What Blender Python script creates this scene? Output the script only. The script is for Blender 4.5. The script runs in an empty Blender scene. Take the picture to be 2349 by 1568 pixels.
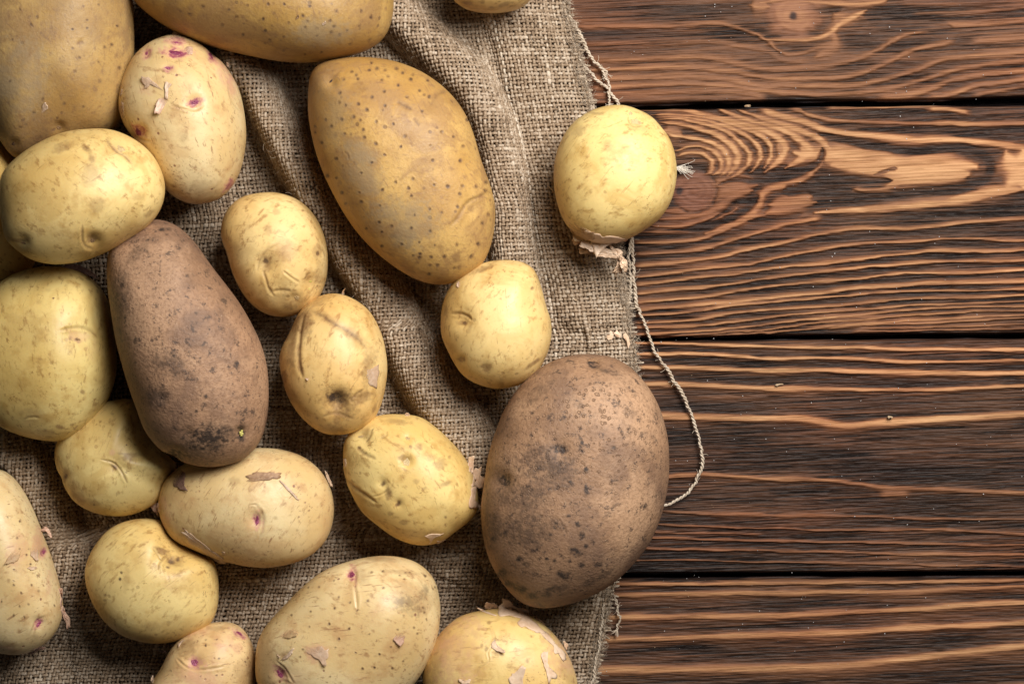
import bpy, math
import numpy as np
from mathutils import Vector
from mathutils.bvhtree import BVHTree

# ------------------------------------------------------------------ camera, world, light, exposure
SC = bpy.context.scene
COL = SC.collection
S = 0.5 / 2349.0          # metres per unit of the 2349 x 1568 layout plan
HC = 1.1                  # camera height above the table (m)
CX, CY = 1174.5, 784.0

cam_d = bpy.data.cameras.new("camera")
cam_d.sensor_width = 36.0
cam_d.lens = 36.0 * HC / 0.5
cam_d.clip_start = 0.01
cam_d.clip_end = 20.0
cam = bpy.data.objects.new("camera", cam_d)
cam.location = (0, 0, HC)
COL.objects.link(cam)
SC.camera = cam

world = bpy.data.worlds.new("World")
SC.world = world
world.use_nodes = True
bg = world.node_tree.nodes["Background"]
bg.inputs[0].default_value = (1.0, 0.97, 0.94, 1)
bg.inputs[1].default_value = 0.032

def area(name, loc, target, size, size_y, power, col):
    d = bpy.data.lights.new(name, 'AREA')
    d.shape = 'RECTANGLE'
    d.size, d.size_y = size, size_y
    d.energy = power
    d.color = col
    o = bpy.data.objects.new(name, d)
    o.location = loc
    o.rotation_euler = (Vector(target) - Vector(loc)).to_track_quat('-Z', 'Y').to_euler()
    COL.objects.link(o)
    return o

area("key_softbox", (0.29, 0.40, 0.70), (0.03, 0.0, 0.02), 0.45, 0.45, 13.8, (1.0, 0.975, 0.945))

SC.view_settings.view_transform = 'Standard'
SC.view_settings.look = 'None'
SC.view_settings.exposure = 0.0
SC.view_settings.gamma = 1.0
SC.render.film_transparent = False

# ------------------------------------------------------------------ helpers
rng = np.random.default_rng(7)

def q(tx, ty, *pts):
    """points read off the 4 x 4 tiles of the layout plan"""
    return [(587.25 * tx + x / 4.0, 391.8 * ty + y / 4.0) for x, y in pts]

def wx(px, z=0.0): return (px - CX) * S * (HC - z) / HC
def wy(py, z=0.0): return -(py - CY) * S * (HC - z) / HC

def to_plan(P):
    k = HC / (HC - P[:, 2])
    return P[:, 0] * k / S + CX, -P[:, 1] * k / S + CY

def hash2(ix, iy, seed):
    n = (ix.astype(np.int64) * 374761393 + iy.astype(np.int64) * 668265263 + seed * 1442695041) & 0xffffffff
    n = ((n ^ (n >> 13)) * 1274126177) & 0xffffffff
    return ((n ^ (n >> 16)) & 0xffff) / 65535.0

def vnoise(x, y, seed=0):
    x = np.asarray(x, float); y = np.asarray(y, float)
    ix, iy = np.floor(x), np.floor(y)
    fx, fy = x - ix, y - iy
    fx = fx * fx * (3 - 2 * fx); fy = fy * fy * (3 - 2 * fy)
    a = hash2(ix, iy, seed); b = hash2(ix + 1, iy, seed)
    c = hash2(ix, iy + 1, seed); d = hash2(ix + 1, iy + 1, seed)
    return (a * (1 - fx) + b * fx) * (1 - fy) + (c * (1 - fx) + d * fx) * fy

def sstep(a, b, x):
    t = np.clip((x - a) / (b - a), 0, 1)
    return t * t * (3 - 2 * t)

def smooth_line(pts, n=60):
    """Catmull-Rom through pts"""
    p = np.array(pts, float)
    if len(p) == 2:
        t = np.linspace(0, 1, n)[:, None]
        return p[0] * (1 - t) + p[1] * t
    e = np.vstack([2 * p[0] - p[1], p, 2 * p[-1] - p[-2]])
    t = np.linspace(0, len(p) - 1 - 1e-6, n)
    i = t.astype(int); f = (t - i)[:, None]
    p0, p1, p2, p3 = e[i], e[i + 1], e[i + 2], e[i + 3]
    return 0.5 * (2 * p1 + (p2 - p0) * f + (2 * p0 - 5 * p1 + 4 * p2 - p3) * f * f + (3 * p1 - p0 - 3 * p2 + p3) * f ** 3)

def closed_line(pts, n=720):
    p = np.array(pts, float); m = len(p)
    t = np.linspace(0, m, n, endpoint=False)
    i = t.astype(int); f = (t - i)[:, None]
    p0, p1, p2, p3 = p[(i - 1) % m], p[i % m], p[(i + 1) % m], p[(i + 2) % m]
    return 0.5 * (2 * p1 + (p2 - p0) * f + (2 * p0 - 5 * p1 + 4 * p2 - p3) * f * f + (3 * p1 - p0 - 3 * p2 + p3) * f ** 3)

def line_dist(x, y, pts, n=70, signed=False):
    """distance of many points to a smooth line, and the place along it (0..1)"""
    L = smooth_line(pts, n)
    best = np.full(x.shape, 1e9); par = np.zeros(x.shape); side = np.zeros(x.shape)
    for k in range(len(L) - 1):
        ax, ay = L[k]; bx, by = L[k + 1]
        dx, dy = bx - ax, by - ay
        q2 = dx * dx + dy * dy + 1e-9
        t = np.clip(((x - ax) * dx + (y - ay) * dy) / q2, 0, 1)
        d = np.hypot(x - ax - t * dx, y - ay - t * dy)
        m = d < best
        best[m] = d[m]; par[m] = (k + t[m]) / (len(L) - 1)
        if signed: side[m] = (dx * (y - ay) - dy * (x - ax))[m]
    return (best, par, side) if signed else (best, par)

def quad_mesh(name, V, Q, smooth=True):
    me = bpy.data.meshes.new(name)
    V = np.ascontiguousarray(V, np.float32); Q = np.ascontiguousarray(Q, np.int32)
    k = Q.shape[1]
    me.vertices.add(len(V)); me.vertices.foreach_set("co", V.ravel())
    me.loops.add(Q.size); me.loops.foreach_set("vertex_index", Q.ravel())
    me.polygons.add(len(Q)); me.polygons.foreach_set("loop_start", np.arange(0, Q.size, k, dtype=np.int32))
    me.update(calc_edges=True)
    me.polygons.foreach_set("use_smooth", np.full(len(Q), smooth, bool))
    me.validate()
    return me

def add_color(me, name, A):
    at = me.attributes.new(name, 'FLOAT_COLOR', 'POINT')
    at.data.foreach_set("color", np.ascontiguousarray(A, np.float32).ravel())

def link(name, me, mat=None, parent=None, **props):
    o = bpy.data.objects.new(name, me)
    COL.objects.link(o)
    if mat is not None: me.materials.append(mat)
    if parent is not None:
        o.parent = parent
        o.matrix_parent_inverse = parent.matrix_world.inverted() if False else o.matrix_parent_inverse
        o.location = -parent.location
    for k, v in props.items(): o[k] = v
    return o

def empty(name, loc, **props):
    o = bpy.data.objects.new(name, None)
    o.empty_display_size = 0.02
    o.location = loc
    COL.objects.link(o)
    for k, v in props.items(): o[k] = v
    return o

class NT:
    """small node-tree writer"""
    def __init__(self, name):
        self.m = bpy.data.materials.new(name); self.m.use_nodes = True
        self.t = self.m.node_tree; self.t.nodes.clear()
        self.out = self.t.nodes.new("ShaderNodeOutputMaterial")
        self.bsdf = self.t.nodes.new("ShaderNodeBsdfPrincipled")
        self.t.links.new(self.bsdf.outputs[0], self.out.inputs[0])
    def put(self, sock, v):
        if isinstance(v, bpy.types.NodeSocket): self.t.links.new(v, sock)
        elif isinstance(v, tuple) and len(v) == 3 and sock.type == 'RGBA': sock.default_value = (*v, 1)
        else: sock.default_value = v
    def node(self, kind, **ins):
        n = self.t.nodes.new("ShaderNode" + kind)
        for k, v in ins.items():
            if k.startswith("_"): setattr(n, k[1:], v)
            else: self.put(n.inputs[k.replace("__", " ")], v)
        return n
    def coord(self): return self.node("TexCoord").outputs["Object"]
    def attr(self, name): return self.node("Attribute", _attribute_name=name)
    def mapping(self, vec, scale=(1, 1, 1), loc=(0, 0, 0), rot=(0, 0, 0)):
        return self.node("Mapping", Vector=vec, Scale=scale, Location=loc, Rotation=rot).outputs[0]
    def noise(self, vec, scale, detail=4, rough=0.55, dist=0.0):
        return self.node("TexNoise", Vector=vec, Scale=scale, Detail=detail, Roughness=rough, Distortion=dist).outputs[0]
    def vor(self, vec, scale, feature='F1', rand=1.0):
        n = self.node("TexVoronoi", _feature=feature, Vector=vec, Scale=scale, Randomness=rand)
        return n
    def math(self, op, a, b=0.0, c=0.0, clamp=False):
        n = self.t.nodes.new("ShaderNodeMath"); n.operation = op; n.use_clamp = clamp
        self.put(n.inputs[0], a); self.put(n.inputs[1], b); self.put(n.inputs[2], c)
        return n.outputs[0]
    def rng(self, v, a, b, c=0.0, d=1.0, smooth=True):
        n = self.node("MapRange", Value=v)
        n.interpolation_type = 'SMOOTHSTEP' if smooth else 'LINEAR'
        for i, x in zip((1, 2, 3, 4), (a, b, c, d)): self.put(n.inputs[i], x)
        return n.outputs[0]
    def mix(self, fac, a, b, mode='MIX'):
        n = self.t.nodes.new("ShaderNodeMix"); n.data_type = 'RGBA'; n.blend_type = mode
        self.put(n.inputs[0], fac); self.put(n.inputs[6], a); self.put(n.inputs[7], b)
        return n.outputs[2]
    def ramp(self, v, stops):
        n = self.t.nodes.new("ShaderNodeValToRGB"); self.put(n.inputs[0], v)
        e = n.color_ramp.elements
        while len(e) < len(stops): e.new(0.5)
        for k, (p, c) in enumerate(stops): e[k].position = p; e[k].color = (*c, 1)
        return n.outputs[0]
    def bump(self, h, strength, dist, normal=None):
        n = self.node("Bump", Strength=strength, Distance=dist, Height=h)
        if normal is not None: self.t.links.new(normal, n.inputs["Normal"])
        return n.outputs[0]
    def done(self, **ins):
        for k, v in ins.items(): self.put(self.bsdf.inputs[k.replace("__", " ")], v)
        return self.m

# ------------------------------------------------------------------ wooden tabletop
def wood_material():
    n = NT("charred_pine")
    at = n.attr("grain")
    sep = n.node("SeparateColor", Color=at.outputs["Color"])
    L, red, burn = sep.outputs[0], sep.outputs[1], sep.outputs[2]
    co = n.mapping(n.coord(), rot=(0, 0, math.radians(-2.5)))
    f1 = n.noise(n.mapping(co, scale=(24, 1150, 60)), 1.0, 4, 0.64)
    f2 = n.noise(n.mapping(co, scale=(11, 560, 60), loc=(3, 7, 0)), 1.0, 3, 0.55)
    f3 = n.noise(n.mapping(co, scale=(9, 60, 60)), 1.0, 3, 0.5)
    fib = n.math('ADD', n.math('MULTIPLY', f1, 0.72), n.math('MULTIPLY', f2, 0.28))
    k = n.math('ADD', L, n.math('MULTIPLY', n.math('SUBTRACT', fib, 0.5), n.rng(L, .2, .95, 1.15, .50)))
    k = n.math('ADD', k, n.math('MULTIPLY', n.math('SUBTRACT', f3, 0.5), 0.35))
    crack = n.noise(n.mapping(co, scale=(22, 950, 60), loc=(9, 2, 0)), 1.0, 3, 0.62, .15)
    k = n.math('SUBTRACT', k, n.math('MULTIPLY', n.rng(crack, .39, .45, 1, 0), n.rng(L, .25, .85, .22, .04)))
    c = n.ramp(k, [(0.0, (0.009, 0.0052, 0.0038)), (0.14, (0.027, 0.0138, 0.0082)), (0.30, (0.074, 0.0345, 0.0185)), (0.46, (0.142, 0.0630, 0.0310)),
                   (0.64, (0.215, 0.096, 0.046)), (0.82, (0.345, 0.168, 0.074)), (1.0, (0.53, 0.295, 0.140))])
    hue = n.noise(n.mapping(co, scale=(8, 26, 30), loc=(1.3, 0, 0)), 1.0, 2)
    c = n.mix(n.rng(hue, 0.42, 0.66, 0, 0.5), c, n.mix(1.0, c, (1.08, 0.86, 0.82), 'MULTIPLY'))
    c = n.mix(n.math('MULTIPLY', red, 0.75), c, n.mix(0.55, c, (0.195, 0.080, 0.052)))
    c = n.mix(n.math('MULTIPLY', burn, 0.88), c, (0.012, 0.010, 0.012))
    h = n.math('ADD', n.math('MULTIPLY', f1, 1.0), n.math('ADD', n.math('MULTIPLY', f2, 1.0), n.math('MULTIPLY', n.rng(crack, .36, .46), .5)))
    pores = n.noise(n.mapping(co, scale=(400, 900, 60)), 1.0, 2)
    h = n.math('ADD', h, n.math('MULTIPLY', pores, 0.35))
    nor = n.bump(h, 0.75, 0.0006)
    ro = n.rng(k, 0.0, 0.8, 0.50, 0.58)
    return n.done(Base__Color=c, Roughness=ro, Specular__IOR__Level=0.16, Normal=nor)

WOOD = wood_material()
A_ = lambda *p: [(1433.7 + x * .19531, 229.4 + y * .19531) for x, y in p]
B_ = lambda *p: [(1890.2 + x * .19531, 229.4 + y * .19531) for x, y in p]
C_ = lambda *p: [(1433.7 + x * .19531, 487.5 + y * .19531) for x, y in p]
D_ = lambda *p: [(1890.2 + x * .19531, 487.5 + y * .19531) for x, y in p]

# each streak: (points, half width, strength, softness above, softness below)
ST = []
def st(pts, hw, s=0.85, up=0.35, dn=0.35, loop=False): ST.append((pts, hw, s, up, dn, loop))

# plank at the top
for p, hw, s in [
    (q(2,0,(560,250),(1000,242),(1500,238),(1850,215),(2000,232),(2200,290),(2349,370)) + q(3,0,(150,490),(300,490),(450,440),(600,400)), 4.5, .62),
    (q(2,0,(600,400),(1000,395),(1500,385),(1900,385),(2100,415),(2349,470)) + q(3,0,(150,545),(400,560)), 6, .5),
    (q(2,0,(620,555),(1000,545),(1400,535),(1700,520),(1950,555),(2349,640)) + q(3,0,(300,630),(550,605),(800,550),(1000,460),(1200,345),(1400,285),(1700,235),(2000,215),(2349,180)), 6.5, .62),
    (q(2,0,(660,640),(1000,630),(1400,620),(1700,620),(2000,645),(2349,710)) + q(3,0,(400,715),(700,705),(900,660),(1100,575),(1300,475),(1500,415),(1750,370)), 6.5, .66),
    (q(2,0,(700,735),(1000,720),(1400,705),(1650,700),(2000,730),(2300,790)) + q(3,0,(150,785),(600,785),(900,760),(1200,690),(1400,630),(1600,550),(1800,520),(2100,500),(2349,480)), 6.5, .66),
    (q(2,0,(700,800),(1000,795),(1400,770),(1700,765),(2000,790),(2349,840)) + q(3,0,(400,862),(800,850),(1100,810),(1400,740),(1650,660),(1900,610),(2349,560)), 6.5, .66),
    (q(2,0,(700,880),(1000,870),(1400,845),(1700,830),(2000,840),(2349,890)), 7, .6),
    (q(2,0,(700,935),(1000,920),(1400,905),(1750,890),(2100,905),(2349,930)), 7, .5),
    (q(3,0,(1000,895),(1250,878),(1500,808),(1700,738),(2000,682),(2349,650)), 8, .68),
    (q(3,0,(1450,908),(1700,860),(1900,790),(2100,762),(2349,722)), 8, .68),
    (q(3,0,(1850,895),(2050,850),(2349,792)), 6, .6),
    (q(3,0,(1850,372),(2100,360),(2349,345)), 7, .62),
    (q(3,0,(1300,120),(1800,110),(2349,70)), 5, .5),
    (q(3,0,(1200,40),(1800,30),(2349,10)), 4, .5)]:
    st(p, hw, s, .9, .25)
for p, hw, s in [
    (q(3,0,(-60,20),(300,12),(800,40),(1000,22),(1090,-5)), 7, .85),
    (q(3,0,(-30,360),(200,365),(420,358),(560,310),(650,225),(760,170),(900,95)), 7, .85),
    (q(3,0,(600,300),(620,390),(560,460),(440,530)), 13, .66),
    (q(3,0,(620,130),(700,200)), 18, .62),
    (q(2,0,(2200,40),(2349,60)), 14, .7)]:
    st(p, hw, s, .9, .9, True)
# the second plank: loops round the knot
for p, hw in [
    (A_((620,650),(700,622),(900,628),(1000,690),(1032,745),(1010,830),(940,872)), 5.0),
    (A_((590,600),(750,548),(900,552),(1050,605),(1120,685),(1135,760),(1110,830),(1040,880)), 5.2),
    (A_((480,395),(640,430),(900,462),(1050,515),(1160,595),(1222,690),(1205,800),(1130,880)), 6.5),
    (A_((420,265),(600,280),(800,322),(1000,382),(1150,445),(1255,535),(1315,625),(1325,705),(1285,800),(1210,880)), 7.5),
    (A_((400,232),(650,228),(850,268),(1050,312),(1200,372),(1330,470),(1430,570),(1470,660),(1440,760),(1340,850),(1230,920)), 5.6),
    (A_((330,200),(600,192),(850,228),(1050,268),(1250,332),(1420,412),(1540,502),(1590,592),(1596,660),(1555,745),(1480,850)), 5.2),
    (A_((300,168),(600,162),(850,190),(1050,222),(1250,282),(1450,352),(1620,432),(1705,522),(1720,622),(1700,695),(1630,800)), 5.0),
    (A_((120,118),(400,108),(700,125),(900,160),(1100,200),(1300,250),(1500,312),(1650,365),(1790,440),(1880,530),(1890,590),(1850,660),(1770,745),(1640,840)), 8.0),
    (A_((1090,105),(1200,150),(1400,215),(1600,272),(1800,332),(1950,402),(2080,492),(2170,570),(2170,620),(2050,710),(1880,800)), 8.0)]:
    st(p, hw, .88, .45, .45, True)
st(A_((1790,520),(1850,600),(1800,680)), 12, .72, .6, .6, True)
st(A_((2050,560),(2150,610),(2030,690)), 10, .75, .6, .6, True)
st(A_((440,360),(560,385),(680,420)), 10, .7, .6, .6, True)
st(A_((1320,110),(1450,160),(1600,202),(1800,262),(2000,332),(2150,392),(2300,470),(2400,560)), 7.5, .85, .4, .4, True)
st(A_((1550,108),(1800,172),(2000,222),(2200,282),(2330,330)) + B_((200,380),(500,410),(800,435),(1100,460),(1400,450),(1700,480),(2000,510),(2349,560)), 8.5, .9, .25, .5)
st(A_((1900,100),(2050,112),(2150,160),(2330,212)) + B_((200,238),(500,258),(800,268),(1100,276),(1400,272),(1700,280),(2000,280),(2349,275)), 5.0, .75, .3, .3)
st(B_((0,85),(300,80),(900,70),(1400,65)), 3.5, .85, .4, .4)
st(B_((1180,110),(1400,105),(1600,130),(1760,155)), 5, .85, .5, .5)
# broad pale heart of the second plank
for p, hw, s in [
    (B_((-330,620),(0,650),(400,670),(800,705),(1200,735),(1500,750),(1790,790)), 30, .92),
    (B_((100,760),(700,800),(1200,830),(1700,860)), 19, .9),
    (B_((700,960),(1100,920),(1500,890),(1700,880)), 16, .88),
    (B_((350,1040),(600,1030),(900,1000)), 9, .72),
    (A_((2150,1000),(2349,900)), 3, .5),
    (B_((2150,620),(2200,760),(2250,900),(2150,1030)), 22, .92), (B_((2349,600),(2349,1030)), 26, .95),
    (B_((1500,1150),(1900,1080),(2349,1050)), 11, .9),
    (B_((-100,1330),(400,1292),(800,1262),(1200,1222),(1600,1172),(1900,1125),(2349,1060)), 11, .88),
    (A_((450,1310),(700,1290),(900,1220),(1100,1130),(1300,1050),(1550,1000)), 12, .62),
    (A_((400,1400),(700,1385),(900,1340),(1100,1262),(1200,1185),(1350,1100),(1500,1060)), 8, .66),
    (A_((300,1475),(600,1482),(850,1455),(1000,1402),(1180,1320)), 6.5, .7),
    (A_((1000,1000),(1250,960),(1500,920)), 16, .55),
    (A_((2330,720),(2200,860),(2000,960),(1750,1025),(1620,1100),(1590,1210),(1440,1385),(1200,1482),(950,1560)), 9, .78),
    (A_((1700,1230),(2000,1170),(2200,1130)), 14, .7), (A_((1650,1330),(1900,1260),(2250,1190)), 12, .68),
    (A_((1340,1260),(1200,1340),(1000,1442),(800,1512),(600,1545),(200,1560)), 3.2, .6)]:
    st(p, hw, s, .6, .6, True)
# the lower straight grain of the second plank
cd = [
    (C_((60,355),(500,345),(850,308),(1100,222),(1300,142),(1500,60),(1700,20)), 6.5, 0.76),
    (C_((60,490),(500,475),(800,440),(1050,390),(1300,310),(1600,220),(1900,140),(2349,50)), 5.8, 0.76),
    (C_((60,635),(450,600),(800,568),(1150,508),(1400,440),(1700,380),(2000,320),(2320,250)) + D_((400,190),(900,188),(1200,168),(1600,120),(2000,90),(2349,70)), 5.6, 0.80),
    (C_((60,765),(450,720),(800,670),(1200,620),(1500,590),(1800,530),(2100,470),(2320,430)) + D_((300,385),(700,355),(1100,338),(1400,312),(1800,308),(2100,325),(2349,318)), 5.2, 0.80),
    (C_((60,850),(500,810),(900,752),(1200,730),(1500,690),(1800,640),(2320,592)) + D_((400,545),(800,500),(1100,468),(1300,443),(1700,452),(2000,452),(2349,428)), 5.4, 0.83),
    (C_((60,955),(500,915),(900,880),(1300,830),(1600,780),(1900,740),(2320,692)) + D_((400,650),(800,610),(1200,580),(1600,575),(2000,570),(2349,558)), 5.2, 0.83),
    (C_((60,1065),(500,1020),(900,985),(1300,930),(1700,872),(2000,840),(2320,812)) + D_((400,780),(800,725),(1200,705),(1700,705),(2349,670)), 5.4, 0.83),
    (C_((60,1145),(500,1120),(900,1080),(1200,1050),(1500,1020),(1900,975),(2320,935)) + D_((400,890),(800,860),(1200,830),(1700,822),(2349,800)), 5.8, 0.86),
    (C_((60,1215),(600,1190),(1000,1130),(1200,1092),(1600,1060),(2000,1025),(2320,1003)) + D_((400,965),(800,930),(1200,915),(1700,915),(2349,900)), 3.8, 0.83),
    (C_((60,1300),(700,1270),(1100,1210),(1400,1170),(1800,1135),(2320,1102)) + D_((500,1060),(900,1020),(1300,1000),(1800,995),(2349,970)), 4.0, 0.83),
    (C_((60,1350),(800,1330),(1200,1290),(1600,1250),(2000,1195),(2320,1165)) + D_((300,1140),(800,1110),(1200,1080),(1700,1065),(2349,1040)), 3.4, 0.80),
    (C_((60,1440),(800,1395),(1200,1360),(1600,1320),(2000,1270),(2320,1235)) + D_((300,1205),(700,1170),(1200,1130),(1700,1110),(2349,1100)), 3.6, 0.80),
    (C_((300,1470),(900,1430),(1300,1395),(1700,1370),(2320,1290)) + D_((700,1230),(1200,1200),(1700,1165),(2349,1150)), 3.0, 0.78),
    (C_((700,1475),(1200,1440),(1700,1410),(2320,1350)) + D_((800,1285),(1300,1258),(1800,1220),(2349,1200)), 2.8, 0.78),
    (D_((0,1360),(600,1320),(1300,1290),(1800,1255),(2349,1240)), 2.8, .7),
    (D_((400,1372),(1300,1340),(1800,1325),(2349,1310)), 2.8, .68),
    (D_((300,1400),(1300,1382),(2349,1360)), 2.6, .62)]
for p, hw, s in cd: st(p, hw * .82, s, 1.3, .22)
st(D_((-60,1260),(300,1250),(650,1240)), 17, .56, .8, .8, True)
# third plank
for p, hw, s in [
    (q(2,2,(1050,12),(1600,20),(2320,42)) + q(3,2,(500,50),(1000,60),(1500,65),(2349,75)), 4.2, .95),
    (q(2,2,(1050,112),(1600,110),(2000,130),(2320,155)) + q(3,2,(400,150),(800,155),(1200,175),(1700,182),(2349,172)), 4.2, .92),
    (q(2,2,(1050,232),(1700,240),(2320,262)) + q(3,2,(400,258),(900,270),(1400,285),(1900,285),(2349,285)), 6.8, .95),
    (q(2,2,(1100,388),(1700,395),(2320,428)) + q(3,2,(600,425),(1000,438),(1500,438),(2000,415),(2349,405)), 5.6, .9),
    (q(2,2,(1250,675),(1700,690),(2320,700)) + q(3,2,(300,705),(700,768),(1000,745),(1400,718),(1900,690),(2349,665)), 9.5, .92),
    (q(2,2,(1350,1240),(1750,1222),(2100,1240),(2320,1258)) + q(3,2,(400,1262),(800,1300),(1100,1340),(1500,1350),(1900,1372),(2349,1392)), 5.5, .72)]:
    st(p, hw, s, .15, .9)
for p, hw, s in [
    (q(2,3,(1250,105),(1700,130),(2320,145)) + q(3,3,(800,165),(1500,160),(2349,195)), 3, .62),
    (q(2,3,(1180,232),(2320,258)) + q(3,3,(900,275),(1600,290),(2349,300)), 2.8, .62),
    (q(2,3,(1150,330),(1800,345),(2320,350)) + q(3,3,(1200,380),(2349,390)), 3.8, .64),
    (q(2,3,(1000,438),(2320,452)) + q(3,3,(1500,480),(2349,490)), 2.6, .58),
    (q(2,2,(1300,1545),(1800,1580),(2320,1590)) + q(3,3,(1000,40),(1600,60),(2349,60)), 3.6, .6),
    (q(3,2,(1000,1385),(1150,1385),(1330,1390)), 9, .62),
    (q(2,3,(1000,150),(1500,185),(2320,195)), 2.2, .5)]:
    st(p, hw, s, .6, .4)
# fourth plank
for p, hw, s, dn in [
    (q(2,3,(800,655),(1600,655),(2320,650)) + q(3,3,(1000,645),(2349,625)), 4.5, .8, .5),
    (q(2,3,(800,755),(1600,745),(2320,740)) + q(3,3,(600,725),(1200,725),(1700,700),(2349,680)), 6.0, .8, 1.2),
    (q(2,3,(700,962),(1500,955),(2320,945)) + q(3,3,(700,910),(1300,895),(1800,850),(2349,830)), 7.0, .85, 1.1),
    (q(2,3,(700,1165),(1400,1160),(2000,1132),(2320,1122)) + q(3,3,(700,1100),(1300,1060),(2349,1010)), 8.0, .88, 1.2),
    (q(2,3,(650,1440),(1400,1440),(2000,1432),(2320,1432)) + q(3,3,(700,1400),(1200,1350),(1800,1280),(2349,1220)), 9.5, .88, 1.3),
    (q(2,3,(500,1700),(1400,1720),(2320,1700)) + q(3,3,(1000,1680),(2349,1600)), 9.0, .8, 1.2)]:
    st(p, hw, s, .15, dn)
# dark strokes laid over the streaks: (points, half width, depth)
DK = [
    (B_((-60,390),(0,410),(300,482),(600,535),(900,582),(1150,590),(1400,555),(1650,560),(1790,590),(1900,660),(1968,760),(1955,865),(1880,940),(1750,1000),(1600,1040),(1300,1065),(1000,1095),(700,1120),(300,1120),(0,1110)), 10.5, .95),
    (B_((-100,930),(150,930),(400,955),(620,960),(800,940)), 13, .9), (B_((-80,1050),(150,1050),(330,1060)), 12, .9),
    (B_((600,880),(760,820),(860,805)), 4, .6),
    (A_((1570,1120),(1470,1250),(1280,1375),(1000,1475),(700,1520)), 8, .9),
    (A_((1330,1180),(1200,1290),(1080,1370),(850,1500),(500,1525)), 4, .8),
    (A_((2320,560),(2320,640),(2230,760),(2050,850),(1800,920),(1550,950),(1300,930),(1100,990)), 8, .8),
    (A_((1850,1080),(2100,1030),(2349,980)), 12, .85), (B_((0,760),(0,700)), 2, .3),
    (A_((1450,1430),(1800,1380),(2100,1330)), 5, .75),
    (q(3,2,(600,1170),(850,1150),(1150,1170)), 17, .7),
    (q(3,0,(900,150),(1300,180),(1700,260)), 22, .45),
]
KNOTS = [((1592.0, 437.0), 52, 48, (1559, 438), 10), ((1822.0, 36.0), 60, 48, (1820, 36), 10)]

EDGE_TOP = {1: lambda x: np.full_like(x, -330.0), 2: lambda x: np.interp(x, [-300, 1450, 1761, 2349, 2700], [254, 251, 244.5, 240, 238]),
            3: lambda x: np.interp(x, [-300, 1450, 1890, 2349, 2700], [785, 781.5, 778.5, 775, 773]), 4: lambda x: np.interp(x, [-300, 1450, 2349, 2700], [1330, 1327, 1324, 1322])}
EDGE_BOT = {1: lambda x: np.interp(x, [-300, 1340, 1761, 2060, 2220, 2349, 2700], [246, 242, 232, 229.5, 226, 221, 215]),
            2: lambda x: np.interp(x, [-300, 1450, 1890, 2349, 2700], [779, 775, 769, 766, 764]),
            3: lambda x: np.interp(x, [-300, 1420, 1761, 2349, 2700], [1321, 1317, 1315, 1311, 1309]), 4: lambda x: np.full_like(x, 1880.0)}

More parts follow.
